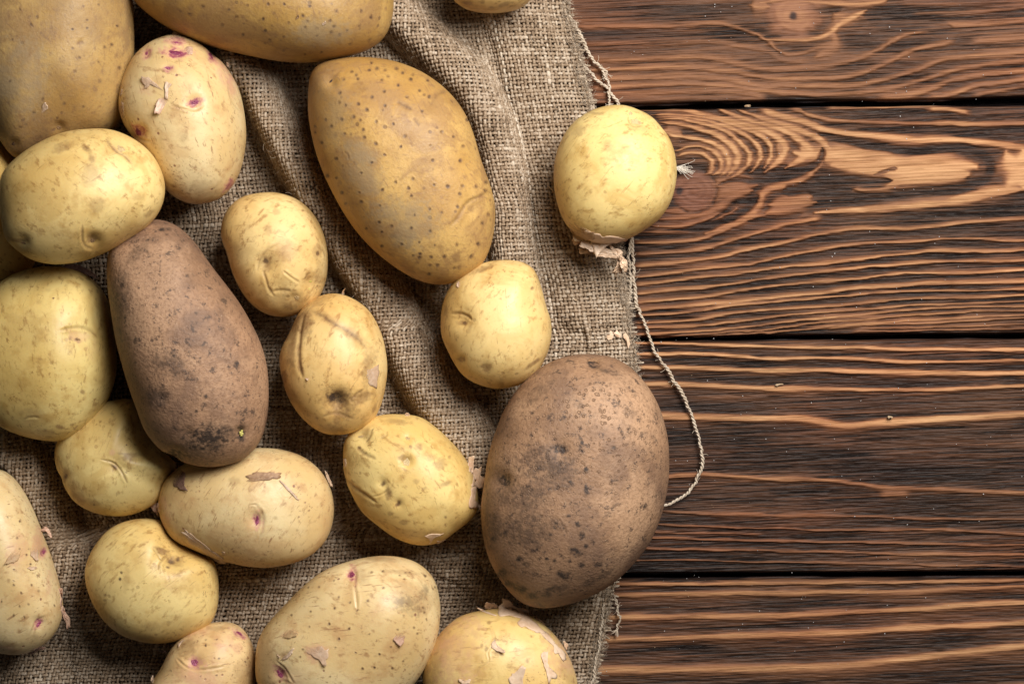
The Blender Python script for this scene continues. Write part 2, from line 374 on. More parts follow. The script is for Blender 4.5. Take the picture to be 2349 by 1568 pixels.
def grain_field(x, y):
    """how pale the wood is (0..1), redness and burn, at points of the plan"""
    jy = (vnoise(x / 26, y / 3.2, 3) - .5) * 2.6 + (vnoise(x / 90, y / 12, 5) - .5) * 3.5
    jx = (vnoise(x / 9, y / 5, 8) - .5) * 5
    X, Y = x + jx, y + jy
    base = 0.215 + 0.26 * (vnoise(x / 260, y / 26, 11) - .5) + 0.10 * (vnoise(x / 120, y / 7, 12) - .5)
    base += 0.06 * (1 - sstep(120, 235, y))
    base -= 0.07 * sstep(470, 560, y) * (1 - sstep(765, 790, y))
    L = base
    for pts, hw, s, up, dn, loop in ST:
        P = np.array(pts)
        m = hw * 3.2 + 6
        sel = np.where((X > P[:, 0].min() - m) & (X < P[:, 0].max() + m) & (Y > P[:, 1].min() - m) & (Y < P[:, 1].max() + m))[0]
        if not len(sel): continue
        xs, ys = X[sel], Y[sel]
        if loop:
            d, t = line_dist(xs, ys, pts, 46)
            hl = hw * (np.where(hw < 9, .50 + .55 * sstep(.12, .62, t), 1.0)) * np.clip(np.minimum(t * 14, (1 - t) * 9) if hw < 9 else np.minimum(t, 1 - t) * 3.4 + .06, .10, 1) ** .7 * (.85 + .3 * vnoise(xs / 35, ys / 8, 35))
            v = 1 / (1 + (d / (hl * 1.02)) ** (4.6 - 2 * up))
            v *= 0.86 + 0.22 * vnoise(xs / 40, ys / 6, 34)
        else:
            Lc = smooth_line(pts, 120)
            yc = np.interp(xs, Lc[:, 0], Lc[:, 1])
            hw_l = hw * (0.8 + 0.5 * vnoise(xs / 70, ys * 0 + hw * 7, 21))
            d = ys - yc
            soft = np.where(d < 0, up, dn)
            v = 1 / (1 + (np.abs(d) / (hw_l * (.78 + .35 * soft))) ** (6.0 - 2.8 * np.minimum(soft, 1.3)))
            v *= 1 - .18 * np.clip(np.abs(d) / hw_l, 0, 1)
            v *= sstep(P[:, 0].min() - 3, P[:, 0].min() + 25, xs) * (1 - sstep(P[:, 0].max() - 25, P[:, 0].max() + 3, xs) if P[:, 0].max() < 2330 else 1)
            v *= 0.86 + 0.30 * vnoise(xs / 110, ys / 14, 33)
        L[sel] = np.maximum(L[sel], base[sel] * (1 - v) + s * v)
    for pts, hw, s in DK:
        P = np.array(pts); m = hw * 2.5
        sel = np.where((X > P[:, 0].min() - m) & (X < P[:, 0].max() + m) & (Y > P[:, 1].min() - m) & (Y < P[:, 1].max() + m))[0]
        if not len(sel): continue
        d, t = line_dist(X[sel], Y[sel], pts, 60)
        hl = hw * np.clip(np.minimum(t, 1 - t) * 7, .05, 1) ** .7 * (.8 + .4 * vnoise(X[sel] / 50, Y[sel] / 9, 46))
        v = (1 - sstep(hl * .45, hl * 1.5, d)) * s
        L[sel] = L[sel] * (1 - v) + 0.13 * v
    red = np.zeros_like(x); burn = np.zeros_like(x)
    for (kx, ky), rx, ry, (bx, by), br in KNOTS:
        d = np.hypot((X - kx) / rx, (Y - ky) / ry)
        v = 1 - (sstep(.75, 1.1, d) if ky > 200 else sstep(.45, 1.35, d + .35 * (vnoise(X / 20, Y / 12, 47) - .5)))
        L = L * (1 - v) + v * ((0.44 if ky > 200 else 0.76) + 0.03 * np.sin(d * 19 + 3 * vnoise(X / 30, Y / 30, 45)))
        if ky > 200:
            ringd = np.exp(-((d - 1.02) / .07) ** 2) * .7 * vnoise(X / 9, Y / 9, 48)
            L = L * (1 - ringd) + .12 * ringd
        red = np.maximum(red, v)
        burn = np.maximum(burn, 1 - sstep(.5, 1.25, np.hypot(X - bx, Y - by) / br))
    return L, red, burn

def build_plank(k, table):
    xs = np.concatenate([np.linspace(-300, 1265, 26), np.arange(1272, 2400, 3.4), np.linspace(2405, 2700, 14)])
    top, bot = EDGE_TOP[k](xs), EDGE_BOT[k](xs)
    y0, y1 = top.mean(), bot.mean()
    lo, hi = max(y0, -14), min(y1, 1582)
    ys = np.arange(lo + 1.3, hi - 1.3, 1.3)
    if y0 < -14: ys = np.concatenate([np.linspace(y0 + 6, -16, 14), ys])
    if y1 > 1582: ys = np.concatenate([ys, np.linspace(1586, y1 - 6, 14)])
    ed = np.array([0.0, .5, 1.2, 2.2, 3.6])
    ys = np.concatenate([y0 + ed, ys[(ys > y0 + 5) & (ys < y1 - 5)], y1 - ed[::-1]])
    t = (ys - y0) / (y1 - y0)
    X = np.repeat(xs[None, :], len(t), 0)
    Y = top[None, :] + t[:, None] * (bot - top)[None, :]
    # uneven edge
    near = np.exp(-np.minimum(Y - top, bot - Y) / 14.0)
    Y = Y + near * (vnoise(X / 60, Y * 0 + k * 9, 40 + k) - .5) * 3.2 * (np.abs(X - 1000) < 1900)
    x, y = X.ravel(), Y.ravel()
    L, red, burn = grain_field(x, y)
    dist = np.minimum(Y - top, bot - Y).ravel()
    z = -0.0013 * (1 - sstep(.15, .75, L)) - 0.0005 * (vnoise(x / 30, y / 2.6, 50) - .5) * (1 - sstep(.3, .8, L)) + 0.0007 * (vnoise(x / 300, y / 60, 51) - .5)
    z -= 0.0030 * (1 - sstep(0, 6.5, dist)) ** 2
    z -= 0.0011
    burn = np.maximum(burn, 0.75 * (1 - sstep(0, 3.2, dist)))
    V = np.stack([wx(x), wy(y), z], 1)
    nr, nc = X.shape
    r0, r1 = V[:nc].copy(), V[-nc:].copy()
    r0[:, 2] = -0.02; r1[:, 2] = -0.02
    V = np.vstack([V, r1, r0])
    A = np.stack([L, red, burn, np.ones_like(L)], 1)
    A = np.vstack([A, A[-nc:] * 0 + (.15, 0, .6, 1), A[:nc] * 0 + (.15, 0, .6, 1)])
    R = nr + 2
    i, j = np.meshgrid(np.arange(R), np.arange(nc - 1), indexing='ij')
    i2 = (i + 1) % R
    Q = np.stack([i * nc + j, i2 * nc + j, i2 * nc + j + 1, i * nc + j + 1], -1).reshape(-1, 4)
    me = quad_mesh("plank", V, Q)
    add_color(me, "grain", A)
    return link("plank", me, WOOD, table)

table = empty("tabletop", (0, 0, -0.02), label="rustic tabletop of dark charred pine planks with orange grain", category="tabletop")
for k in (1, 2, 3, 4): build_plank(k, table)
V = np.array([(sx * wx(2760), sy * wy(-420), z) for z in (-0.0205, -0.034) for sx, sy in ((-1, -1), (1, -1), (1, 1), (-1, 1))])  # added slab below the planks, keeps world light from leaking up the gaps
me = quad_mesh("gap_light_blocker", V, np.array([(0, 1, 2, 3), (7, 6, 5, 4), (0, 4, 5, 1), (1, 5, 6, 2), (2, 6, 7, 3), (3, 7, 4, 0)]), False)
add_color(me, "grain", np.tile((.1, 0, .8, 1), (8, 1)))
link("gap_light_blocker", me, WOOD, table)

# ------------------------------------------------------------------ potatoes: outlines, heights
# name: (kind, outline on the plan, half height mm, centre height mm, tilt (mm per 100 units in x, y))
PT = {}
def pot(key, kind, outline, H, zc, tilt=(0, 0), res=(230, 66), label="", tint=(1, 1, 1), dust=0.0):
    PT[key] = dict(kind=kind, outline=outline, H=H / 1000, zc=zc / 1000, tilt=tilt, res=res, label=label, tint=tint, dust=dust,
                   dent=[], crease=[], stain=[], spot=[], eye=[], flake=[], strip=[], bud=[])

pot('p1', 'baker', [(290,-80),(303,20),(305,130),(298,205),(282,258),(250,300),(190,322),(110,350),(48,368),(14,340),(-25,270),(-60,180),(-80,60),(-60,-60),(0,-170),(120,-210),(230,-170)],
    38, 38, label="large tan potato with greyish skin in the upper left corner", res=(330, 100), tint=(.98, .96, .93), dust=.28)
pot('p2', 'baker', [(300,-10),(330,24),(370,54),(430,86),(500,109),(570,126),(640,138),(700,141),(760,136),(820,122),(860,104),(886,78),(899,42),(903,0),(890,-60),(820,-130),(700,-175),(560,-180),(420,-150),(330,-80)],
    36, 40, label="big tan potato lying sideways, cut off by the top edge, brown spotted", res=(330, 90), tint=(.98, .95, .86))
pot('p3', 'new', [(2,485),(-1,440),(10,396),(45,360),(90,331),(150,305),(215,296),(265,300),(315,324),(350,358),(371,400),(376,440),(366,480),(340,516),(300,546),(250,575),(190,598),(130,606),(80,598),(40,575),(14,545)],
    30, 66, label="smooth yellow potato leaning on the large tan corner potato and the russet one", tint=(1.0, .98, .84), res=(300, 84))
pot('p4', 'pink', [(400,80),(435,88),(472,110),(512,145),(541,190),(556,240),(563,300),(559,350),(546,400),(520,440),(490,460),(450,468),(420,462),(395,448),(372,425),(350,385),(310,322),(288,285),(278,250),(278,210),(290,170),(311,130),(340,102),(370,87)],
    34, 38, label="upright pale potato with magenta eyes and peeling skin near its top", res=(320, 96))
pot('p5', 'baker', [(708,205),(711,172),(730,148),(770,137),(820,133),(880,138),(930,150),(980,173),(1030,212),(1064,255),(1085,300),(1105,370),(1125,430),(1135,480),(1131,540),(1116,590),(1090,625),(1055,645),(1010,653),(965,645),(920,622),(870,585),(825,540),(788,488),(755,425),(730,362),(714,300),(707,250)],
    34, 38, label="big golden brown potato in the middle, covered with brown pores", res=(420, 130), tint=(1.18, 1.12, 1.02))
pot('p6', 'new', [(1270,420),(1272,370),(1285,325),(1310,285),(1350,256),(1395,243),(1440,244),(1485,262),(1520,292),(1543,335),(1552,385),(1548,430),(1535,470),(1510,505),(1475,530),(1440,549),(1400,558),(1365,556),(1328,542),(1298,514),(1279,470)],
    27, 30, label="round smooth yellow potato on the sackcloth edge with torn skin hanging below", tint=(1.0, .98, .80), res=(300, 84))
pot('p7', 'russet', [(250,590),(254,562),(272,540),(300,520),(340,504),(372,504),(410,520),(445,555),(480,605),(515,650),(545,690),(575,740),(600,795),(613,850),(616,910),(612,960),(600,1005),(580,1035),(550,1056),(510,1068),(470,1070),(430,1062),(395,1048),(360,1020),(335,985),(318,940),(300,890),(285,840),(270,780),(257,700),(249,640)],
    33, 51, label="long brown russet potato with dark smudges and one yellow sprout", res=(340, 110), tint=(1.10, 1.0, .92))
pot('p8', 'new', [(520,580),(508,545),(510,510),(525,478),(555,453),(600,442),(640,442),(680,455),(712,480),(735,515),(748,555),(752,600),(748,640),(735,675),(712,704),(680,720),(645,726),(610,719),(580,700),(555,670),(535,630)],
    26, 30, label="small pale yellow potato with folded scars on its lower end, beside the cloth fold", res=(300, 90), tint=(.99, .95, .86))
pot('p9', 'new', [(641,835),(645,800),(665,760),(690,712),(722,685),(760,673),(800,680),(840,705),(865,740),(882,785),(890,840),(885,890),(872,935),(850,970),(815,990),(775,997),(740,992),(705,970),(675,935),(653,890)],
    26, 34, label="yellow potato with a rough tan scar and a dark rotten dent", res=(320, 96), tint=(1.0, .93, .82))
pot('p10', 'new', [(1010,745),(1013,705),(1025,670),(1045,640),(1080,615),(1120,600),(1165,597),(1200,603),(1225,620),(1240,655),(1252,700),(1264,740),(1262,785),(1248,825),(1226,860),(1195,881),(1150,891),(1115,887),(1075,870),(1050,845),(1030,810),(1014,775)],
    26, 36, label="small roundish pale yellow potato tucked between the golden and the large brown one", tint=(1.0, .96, .84), res=(280, 80))
pot('p11', 'new', [(788,1050),(790,1015),(805,990),(835,965),(875,952),(920,950),(965,957),(1005,985),(1040,1020),(1068,1055),(1085,1090),(1095,1130),(1095,1165),(1080,1190),(1050,1215),(1020,1238),(985,1250),(945,1248),(905,1232),(865,1203),(830,1170),(805,1125),(791,1085)],
    27, 29, label="yellow potato with deep creases and ruffled peel beside the large brown one", res=(320, 96), tint=(1.0, .97, .78))
pot('p12', 'russet', [(1103,1180),(1108,1120),(1118,1050),(1135,990),(1160,930),(1195,882),(1235,846),(1285,821),(1320,815),(1345,811),(1392,815),(1430,830),(1465,860),(1495,900),(1518,950),(1532,1010),(1535,1070),(1530,1130),(1515,1190),(1490,1245),(1450,1295),(1400,1340),(1340,1372),(1280,1390),(1230,1393),(1190,1378),(1155,1340),(1130,1300),(1112,1250)],
    38, 42, label="very large round brown potato with scaly earthy skin on the cloth edge", res=(380, 120), tint=(1.20, 1.10, 1.0))
pot('p13', 'new', [(0,652),(30,632),(80,616),(130,612),(180,622),(215,645),(240,680),(252,730),(263,790),(266,840),(260,880),(242,925),(215,965),(180,995),(140,1010),(95,1008),(45,995),(0,972),(-50,920),(-75,840),(-70,750),(-40,690)],
    33, 35, label="big greenish yellow potato at the left edge, left of the long russet", tint=(.93, .95, .78), res=(300, 84))
pot('p14', 'new', [(130,1030),(140,1000),(165,965),(200,938),(245,920),(290,914),(316,925),(328,960),(345,995),(372,1035),(402,1063),(400,1080),(378,1110),(370,1140),(340,1165),(295,1182),(250,1183),(205,1170),(170,1145),(145,1100),(131,1060)],
    24, 26, label="dull greenish yellow potato partly under the long russet's lower end", tint=(.93, .94, .8), res=(280, 80))
pot('p15', 'pink', [(366,1135),(378,1102),(400,1078),(440,1055),(490,1038),(540,1030),(590,1027),(640,1030),(690,1045),(730,1075),(755,1115),(765,1160),(760,1205),(745,1240),(715,1270),(670,1290),(610,1300),(550,1295),(490,1280),(430,1255),(395,1235),(375,1205),(364,1168)],
    27, 29, label="pale potato lying flat with one magenta eye, peel strips and red dots", res=(320, 96))
pot('p16', 'new', [(198,1310),(203,1285),(220,1250),(250,1215),(290,1195),(340,1190),(372,1200),(390,1228),(425,1254),(480,1282),(494,1308),(499,1345),(497,1390),(485,1425),(460,1448),(420,1465),(370,1474),(320,1468),(275,1450),(240,1420),(215,1380),(201,1340)],
    26, 28, label="round yellow potato with a brown triangular scar, under the flat pale one", res=(280, 80), tint=(.98, .97, .83))
pot('p17', 'pink', [(0,1078),(30,1100),(60,1145),(85,1200),(110,1270),(130,1340),(140,1390),(135,1430),(115,1465),(85,1488),(50,1500),(8,1497),(-40,1480),(-80,1420),(-100,1330),(-90,1220),(-60,1130),(-30,1085)],
    28, 32, label="tapering pale potato cut by the left edge, shreds of brown peel", res=(280, 84))
pot('p18', 'pink', [(340,1580),(370,1530),(395,1485),(430,1450),(475,1432),(520,1428),(550,1440),(572,1470),(584,1515),(582,1570),(575,1640),(520,1690),(450,1690),(380,1660),(338,1620)],
    25, 28, label="potato with blotchy salmon pink skin at the bottom edge", res=(280, 84), tint=(1.0, .94, .9))
pot('p19', 'pink', [(587,1510),(592,1470),(610,1435),(650,1390),(700,1340),(740,1310),(790,1290),(850,1277),(905,1276),(955,1290),(990,1320),(1005,1355),(1010,1405),(1003,1460),(985,1510),(960,1555),(920,1600),(850,1650),(760,1670),(680,1650),(620,1610),(590,1560)],
    33, 36, label="large pale potato at the bottom centre with magenta eyes and many dots", res=(380, 116))
pot('p20', 'new', [(969,1540),(980,1495),(1010,1450),(1050,1415),(1100,1400),(1160,1395),(1210,1410),(1255,1440),(1290,1480),(1315,1530),(1325,1580),(1310,1640),(1250,1690),(1150,1710),(1060,1690),(1000,1640),(974,1590)],
    29, 33, label="yellow potato at the bottom edge with skin flaking off in sheets", res=(320, 96), tint=(1.0, .97, .82))
pot('p21', 'new', [(1035,-10),(1060,15),(1090,25),(1130,28),(1170,23),(1200,11),(1222,-15),(1225,-70),(1190,-130),(1125,-150),(1060,-130),(1028,-70)],
    22, 30, label="potato just peeking in at the top edge of the cloth", res=(180, 50), tint=(.95, .88, .74))
pot('p22', 'new', [(-6,318),(18,345),(30,372),(40,420),(70,500),(82,560),(80,600),(55,632),(10,650),(-60,640),(-110,560),(-120,440),(-80,350),(-40,320)],
    24, 27, label="shaded potato at the left edge, mostly hidden behind a smooth yellow one", res=(180, 50), tint=(1.0, .93, .7))

for k, P in PT.items():
    z = P['zc']
    C = closed_line(P['outline'], 900)
    cx, cy = (C[:, 0].min() + C[:, 0].max()) / 2, (C[:, 1].min() + C[:, 1].max()) / 2
    cx, cy = 0.5 * cx + 0.5 * C[:, 0].mean(), 0.5 * cy + 0.5 * C[:, 1].mean()
    ph = np.arctan2(-(C[:, 1] - cy), C[:, 0] - cx); r = np.hypot(C[:, 0] - cx, C[:, 1] - cy)
    o = np.argsort(ph); ph, r = ph[o], r[o]
    g = np.linspace(-np.pi, np.pi, 721)[:-1]
    R = np.interp(g, np.concatenate([ph - 2 * np.pi, ph, ph + 2 * np.pi]), np.tile(r, 3))
    ker = np.exp(-0.5 * (np.arange(-14, 15) / 5.0) ** 2); ker /= ker.sum()
    R = np.convolve(np.concatenate([R[-14:], R, R[:14]]), ker, 'valid')
    P['phi'], P['Rp'], P['cp'] = g, R, (cx, cy)
    P['c'] = (wx(cx, z), wy(cy, z)); P['k'] = S * (HC - z) / HC

def radius(P, phi):
    return np.interp(phi, np.concatenate([P['phi'], [np.pi]]), np.concatenate([P['Rp'], P['Rp'][:1]]))

NE = 2.18
# ------------------------------------------------------------------ sackcloth
EDGE = np.array([(1300,-140),(1305,0),(1324,107),(1349,237),(1385,400),(1415,560),(1437,680),(1455,800),(1466,900),(1466,1000),(1456,1150),(1440,1250),(1420,1308),(1392,1405),(1369,1500),(1350,1600),(1330,1720)], float)
FOLD = [  # points, half width at start and end, height (mm) at start and end
    ([(430,20),(490,85),(540,150),(590,225),(632,305),(678,390),(728,475),(782,562),(842,652),(892,742),(942,840),(1000,935),(1065,1030),(1140,1120)], 40, 68, 27, 20),
    ([(840,-60),(885,20),(930,75),(1000,140),(1072,215),(1118,300),(1142,400),(1152,500),(1165,600),(1180,680)], 54, 50, 27, 12),
    ([(1120,-80),(1170,60),(1215,200),(1255,360),(1290,520),(1330,700)], 70, 80, 6, 4),
    ([(-120,960),(-40,1000),(28,1045),(78,1110),(116,1190),(148,1290),(182,1370),(205,1450),(215,1540)], 46, 60, 25, 2),
    ([(480,1290),(580,1325),(680,1345),(760,1330)], 22, 22, 3, 2),
    ([(1010,1300),(1080,1330),(1150,1390)], 26, 26, 3, 3),
]

def cloth_h(x, y, clamp=True):
    h = np.full(x.shape, 0.0020)
    for pts, w0, w1, h0, h1 in FOLD:
        P = np.array(pts); m = 2.6 * max(w0, w1)
        sel = np.where((x > P[:, 0].min() - m) & (x < P[:, 0].max() + m) & (y > P[:, 1].min() - m) & (y < P[:, 1].max() + m))[0]
        if not len(sel): continue
        d, t, sd = line_dist(x[sel], y[sel], pts, 60, True)
        w = (w0 + (w1 - w0) * t) * np.where(sd > 0, .76, 1.35)
        hh = (h0 + (h1 - h0) * t) / 1000
        endf = sstep(0, .06, t) * 0 + 1
        h[sel] += hh * endf * (.82 * np.clip(1 - (d / w) ** 2, 0, 1) ** .62 + .18 * np.exp(-(d / (w * 1.25)) ** 2))
    ex = np.interp(y, EDGE[:, 1], EDGE[:, 0])
    e = sstep(0, 150, ex - x)
    h += 0.0028 * e * (vnoise(x / 120, y / 150, 61) - .35) + 0.0015 * e * (vnoise(x / 45, y / 60, 62) - .4)
    h = 0.0014 + (h - 0.0014) * (0.15 + 0.85 * sstep(-10, 60, ex - x))
    if clamp:
        X, Y = wx(x), wy(y)
        for P in PT.values():
            dx, dy = X - P['c'][0], Y - P['c'][1]
            rr = np.hypot(dx, dy) / (radius(P, np.arctan2(dy, dx)) * P['k'])
            m = rr < 1
            zl = P['zc'] - P['H'] * (1 - np.clip(rr, 0, 1) ** NE) ** (1 / NE) - 0.0022
            h = np.where(m, np.minimum(h, zl), h)
    return np.maximum(h, 0.0011)

def hidden(x, y, f=0.62):
    """inside some potato's outline, well away from its rim"""
    b = np.zeros(x.shape, bool)
    for P in PT.values():
        dx, dy = x - P['cp'][0], -(y - P['cp'][1])
        b |= np.hypot(dx, dy) < f * radius(P, np.arctan2(dy, dx))
    return b

def yarn_material(name, dark, mid, pale, along=900):
    n = NT(name)
    at = n.attr("tone")
    tone = n.node("SeparateColor", Color=at.outputs["Color"]).outputs[0]
    co = n.coord()
    s1 = n.noise(co, along, 3, 0.6)
    s2 = n.noise(co, 26, 3)
    v = n.math('ADD', tone, n.math('ADD', n.math('MULTIPLY', n.math('SUBTRACT', s1, .5), 1.1), n.math('MULTIPLY', n.math('SUBTRACT', s2, .5), .35)))
    c = n.ramp(v, [(0.08, dark), (0.45, mid), (0.92, pale)])
    nor = n.bump(n.noise(co, 2600, 2), 0.5, 0.0004)
    return n.done(Base__Color=c, Roughness=0.82, Specular__IOR__Level=0.22, Normal=nor)

JUTE = yarn_material("jute_yarn", (0.080, 0.050, 0.029), (0.315, 0.222, 0.142), (0.57, 0.475, 0.365))

def tubes(paths, tones, rads, sides=4, flat=1.0, closed_ends=False):
    """many yarns as tubes: lists of (n,3) centre lines, per-point tones, per-point radii"""
    VV, QQ, TT, off = [], [], [], 0
    for P, t, r in zip(paths, tones, rads):
        n = len(P)
        if n < 2: continue
        T = np.gradient(P, axis=0); T /= np.linalg.norm(T, axis=1)[:, None] + 1e-12
        up = np.array([0, 0, 1.0])
        B = np.cross(T, up); B /= np.linalg.norm(B, axis=1)[:, None] + 1e-9
        Nn = np.cross(B, T)
        a = np.linspace(0, 2 * np.pi, sides, endpoint=False)
        ring = (P[:, None, :] + r[:, None, None] * (np.cos(a)[None, :, None] * B[:, None, :] + flat * np.sin(a)[None, :, None] * Nn[:, None, :]))
        VV.append(ring.reshape(-1, 3)); TT.append(np.repeat(t, sides))
        i, j = np.meshgrid(np.arange(n - 1), np.arange(sides), indexing='ij')
        j2 = (j + 1) % sides
        QQ.append((np.stack([i * sides + j, i * sides + j2, (i + 1) * sides + j2, (i + 1) * sides + j], -1) + off).reshape(-1, 4))
        off += n * sides
    V, Q, T = np.vstack(VV), np.vstack(QQ), np.concatenate(TT)
    return V, Q, np.stack([T, T, T, np.ones_like(T)], 1)

def tube_obj(name, paths, tones, rads, mat, parent=None, sides=4, flat=1.0, **props):
    V, Q, A = tubes(paths, tones, rads, sides, flat)
    me = quad_mesh(name, V, Q)
    add_color(me, "tone", A)
    return link(name, me, mat, parent, **props)

cloth = empty("sackcloth", (wx(900), wy(800), 0.0), label="coarse grey brown burlap cloth with rumpled folds and a frayed edge under the potatoes", category="sackcloth")

PITCH = 9.0
rows = np.arange(-75, 1655, PITCH)
NI = len(rows)
xf = np.arange(0, 1640, 2.0)
ujs = np.arange(0, 2100, PITCH * 1.03)
PX = np.full((NI, len(ujs)), np.nan)
YV = np.zeros_like(PX)
for i, v in enumerate(rows):
    ex = np.interp(v, EDGE[:, 1], EDGE[:, 0]) + (vnoise(np.array([v / 16.]), np.array([.3]), 70)[0] - .5) * 7
    x = ex - xf
    y = v + 0.045 * xf
    h = cloth_h(x, y, False)
    ds = np.hypot(2.0, np.gradient(h / S)); s = np.concatenate([[0], np.cumsum(0.5 * (ds[1:] + ds[:-1]))])
    d = np.interp(ujs, s, xf, right=np.nan)
    PX[i] = ex - d
    YV[i] = v + 0.045 * d
# even the columns out along the cloth, then jitter every yarn a little
for _ in range(2):
    PX[1:-1] = (PX[:-2] + 2 * PX[1:-1] + PX[2:]) / 4
ok = ~np.isnan(PX) & (PX > -130)
jj = np.arange(PX.shape[1])[None, :] * np.ones((NI, 1)); ii = np.arange(NI)[:, None] * np.ones((1, PX.shape[1]))
PX = PX + (vnoise(ii / 5, jj * 3.7, 71) - .5) * 3.4 + (vnoise(ii / 30, jj / 9, 73) - .5) * 14
YV = YV + (vnoise(jj / 5, ii * 3.7, 72) - .5) * 3.2 + (vnoise(jj / 25, ii / 11, 74) - .5) * 12
PXs = np.where(ok, PX, 0)
HZ = np.zeros_like(PX)
HZ[ok] = cloth_h(PX[ok], YV[ok], True)
vis = ok & ~hidden(PXs, YV)
XW, YW = wx(PXs), wy(YV)
AMP = 0.00066
par = ((ii + jj) % 2) * 2 - 1
paths, tones, rads = [], [], []
def add_runs(n, good, pts, sign, tone0, seed, r0):
    idx = np.where(good)[0]
    if not len(idx): return
    for run in np.split(idx, np.where(np.diff(idx) > 1)[0] + 1):
        if len(run) < 2: continue
        a, b = run[0], run[-1]
        P = pts[a:b + 1].copy(); sg = sign[a:b + 1]
        c = P.copy(); c[:, 2] += AMP * sg
        mid = 0.5 * (P[1:] + P[:-1])
        full = np.empty((2 * len(P) - 1, 3)); full[0::2] = c; full[1::2] = mid
        s = np.arange(len(full)) / 2.0 + a
        t = tone0 + .34 * (vnoise(s / 3.0, s * 0 + seed, 81) - .5) + .34 * (vnoise(s * 1.3, s * 0 + seed, 82) - .5)
        slub = vnoise(s / 7.0, s * 0 + seed * 1.7, 83)
        r = r0 * (0.78 + .46 * slub + .5 * np.maximum(slub - .82, 0) * 4)
        t = t + .5 * np.maximum(slub - .86, 0) * 4
        paths.append(full); tones.append(t); rads.append(r)
for i in range(NI):
    g = vis[i].copy(); g[1:] |= vis[i][:-1]; g[:-1] |= vis[i][1:]; g &= ok[i]
    pts = np.stack([XW[i], YW[i], HZ[i]], 1)
    if g[0]:   # ragged ends past the last warp yarn
        e = pts[0] + np.array([rng.uniform(.0004, .0040), rng.normal(0, .0007), rng.uniform(-.0004, .0002)])
        paths.append(np.stack([pts[0] + (0, 0, AMP * par[i, 0]), .5 * (pts[0] + e), e])); tones.append(np.array([.6, .65, .7])); rads.append(np.array([.00055, .0006, .0004]))
    add_runs(PX.shape[1], g, pts, par[i], .40 + .22 * rng.random(), i * 1.37, .00080)
n_weft = len(paths)
for j in range(PX.shape[1]):
    g = vis[:, j].copy(); g[1:] |= vis[:-1, j]; g[:-1] |= vis[1:, j]; g &= ok[:, j]
    pts = np.stack([XW[:, j], YW[:, j], HZ[:, j]], 1)
    add_runs(NI, g, pts, -par[:, j], .40 + .24 * rng.random() + (.5 if j in (20,) else 0), 500 + j * 1.37, .00078)
tube_obj("weave", paths, tones, rads, JUTE, cloth, 4, .72, kind="stuff")

# loose hairs of the yarn
hp, ht, hr = [], [], []
cand = np.argwhere(vis)
edgew = np.exp(-(np.arange(PX.shape[1])) / 2.0)
pick = cand[rng.integers(0, len(cand), 3300)]
near_edge = cand[cand[:, 1] < 3]
pick = np.vstack([pick, near_edge[rng.integers(0, len(near_edge), 2400)]])
for i, j in pick:
    p = np.array([XW[i, j], YW[i, j], HZ[i, j] + .0006]) + rng.normal(0, .0004, 3) * (1, 1, .3)
    a = rng.uniform(0, 2 * np.pi); L = rng.uniform(.0016, .0052) * (1.1 if j < 3 else 1)
    if j < 3: a = rng.normal(0, .8)
    bend = rng.normal(0, 1.5)
    ts = np.linspace(0, 1, 5)
    ang = a + bend * ts
    st_ = np.stack([np.cos(ang), np.sin(ang)], 1) * L / 4
    xy = p[:2] + np.vstack([[0, 0], np.cumsum(st_[:-1], 0)])
    z = p[2] + rng.uniform(.0003, .0016) * np.sin(ts * np.pi * rng.uniform(.5, 1.0))
    hp.append(np.column_stack([xy, z])); tt = rng.uniform(.45, 1.0); ht.append(np.full(5, tt)); hr.append(np.full(5, .00007 + .00005 * rng.random()) * (1 - .5 * ts))
tube_obj("fuzz", hp, ht, hr, JUTE, cloth, 3, 1.0, kind="stuff")

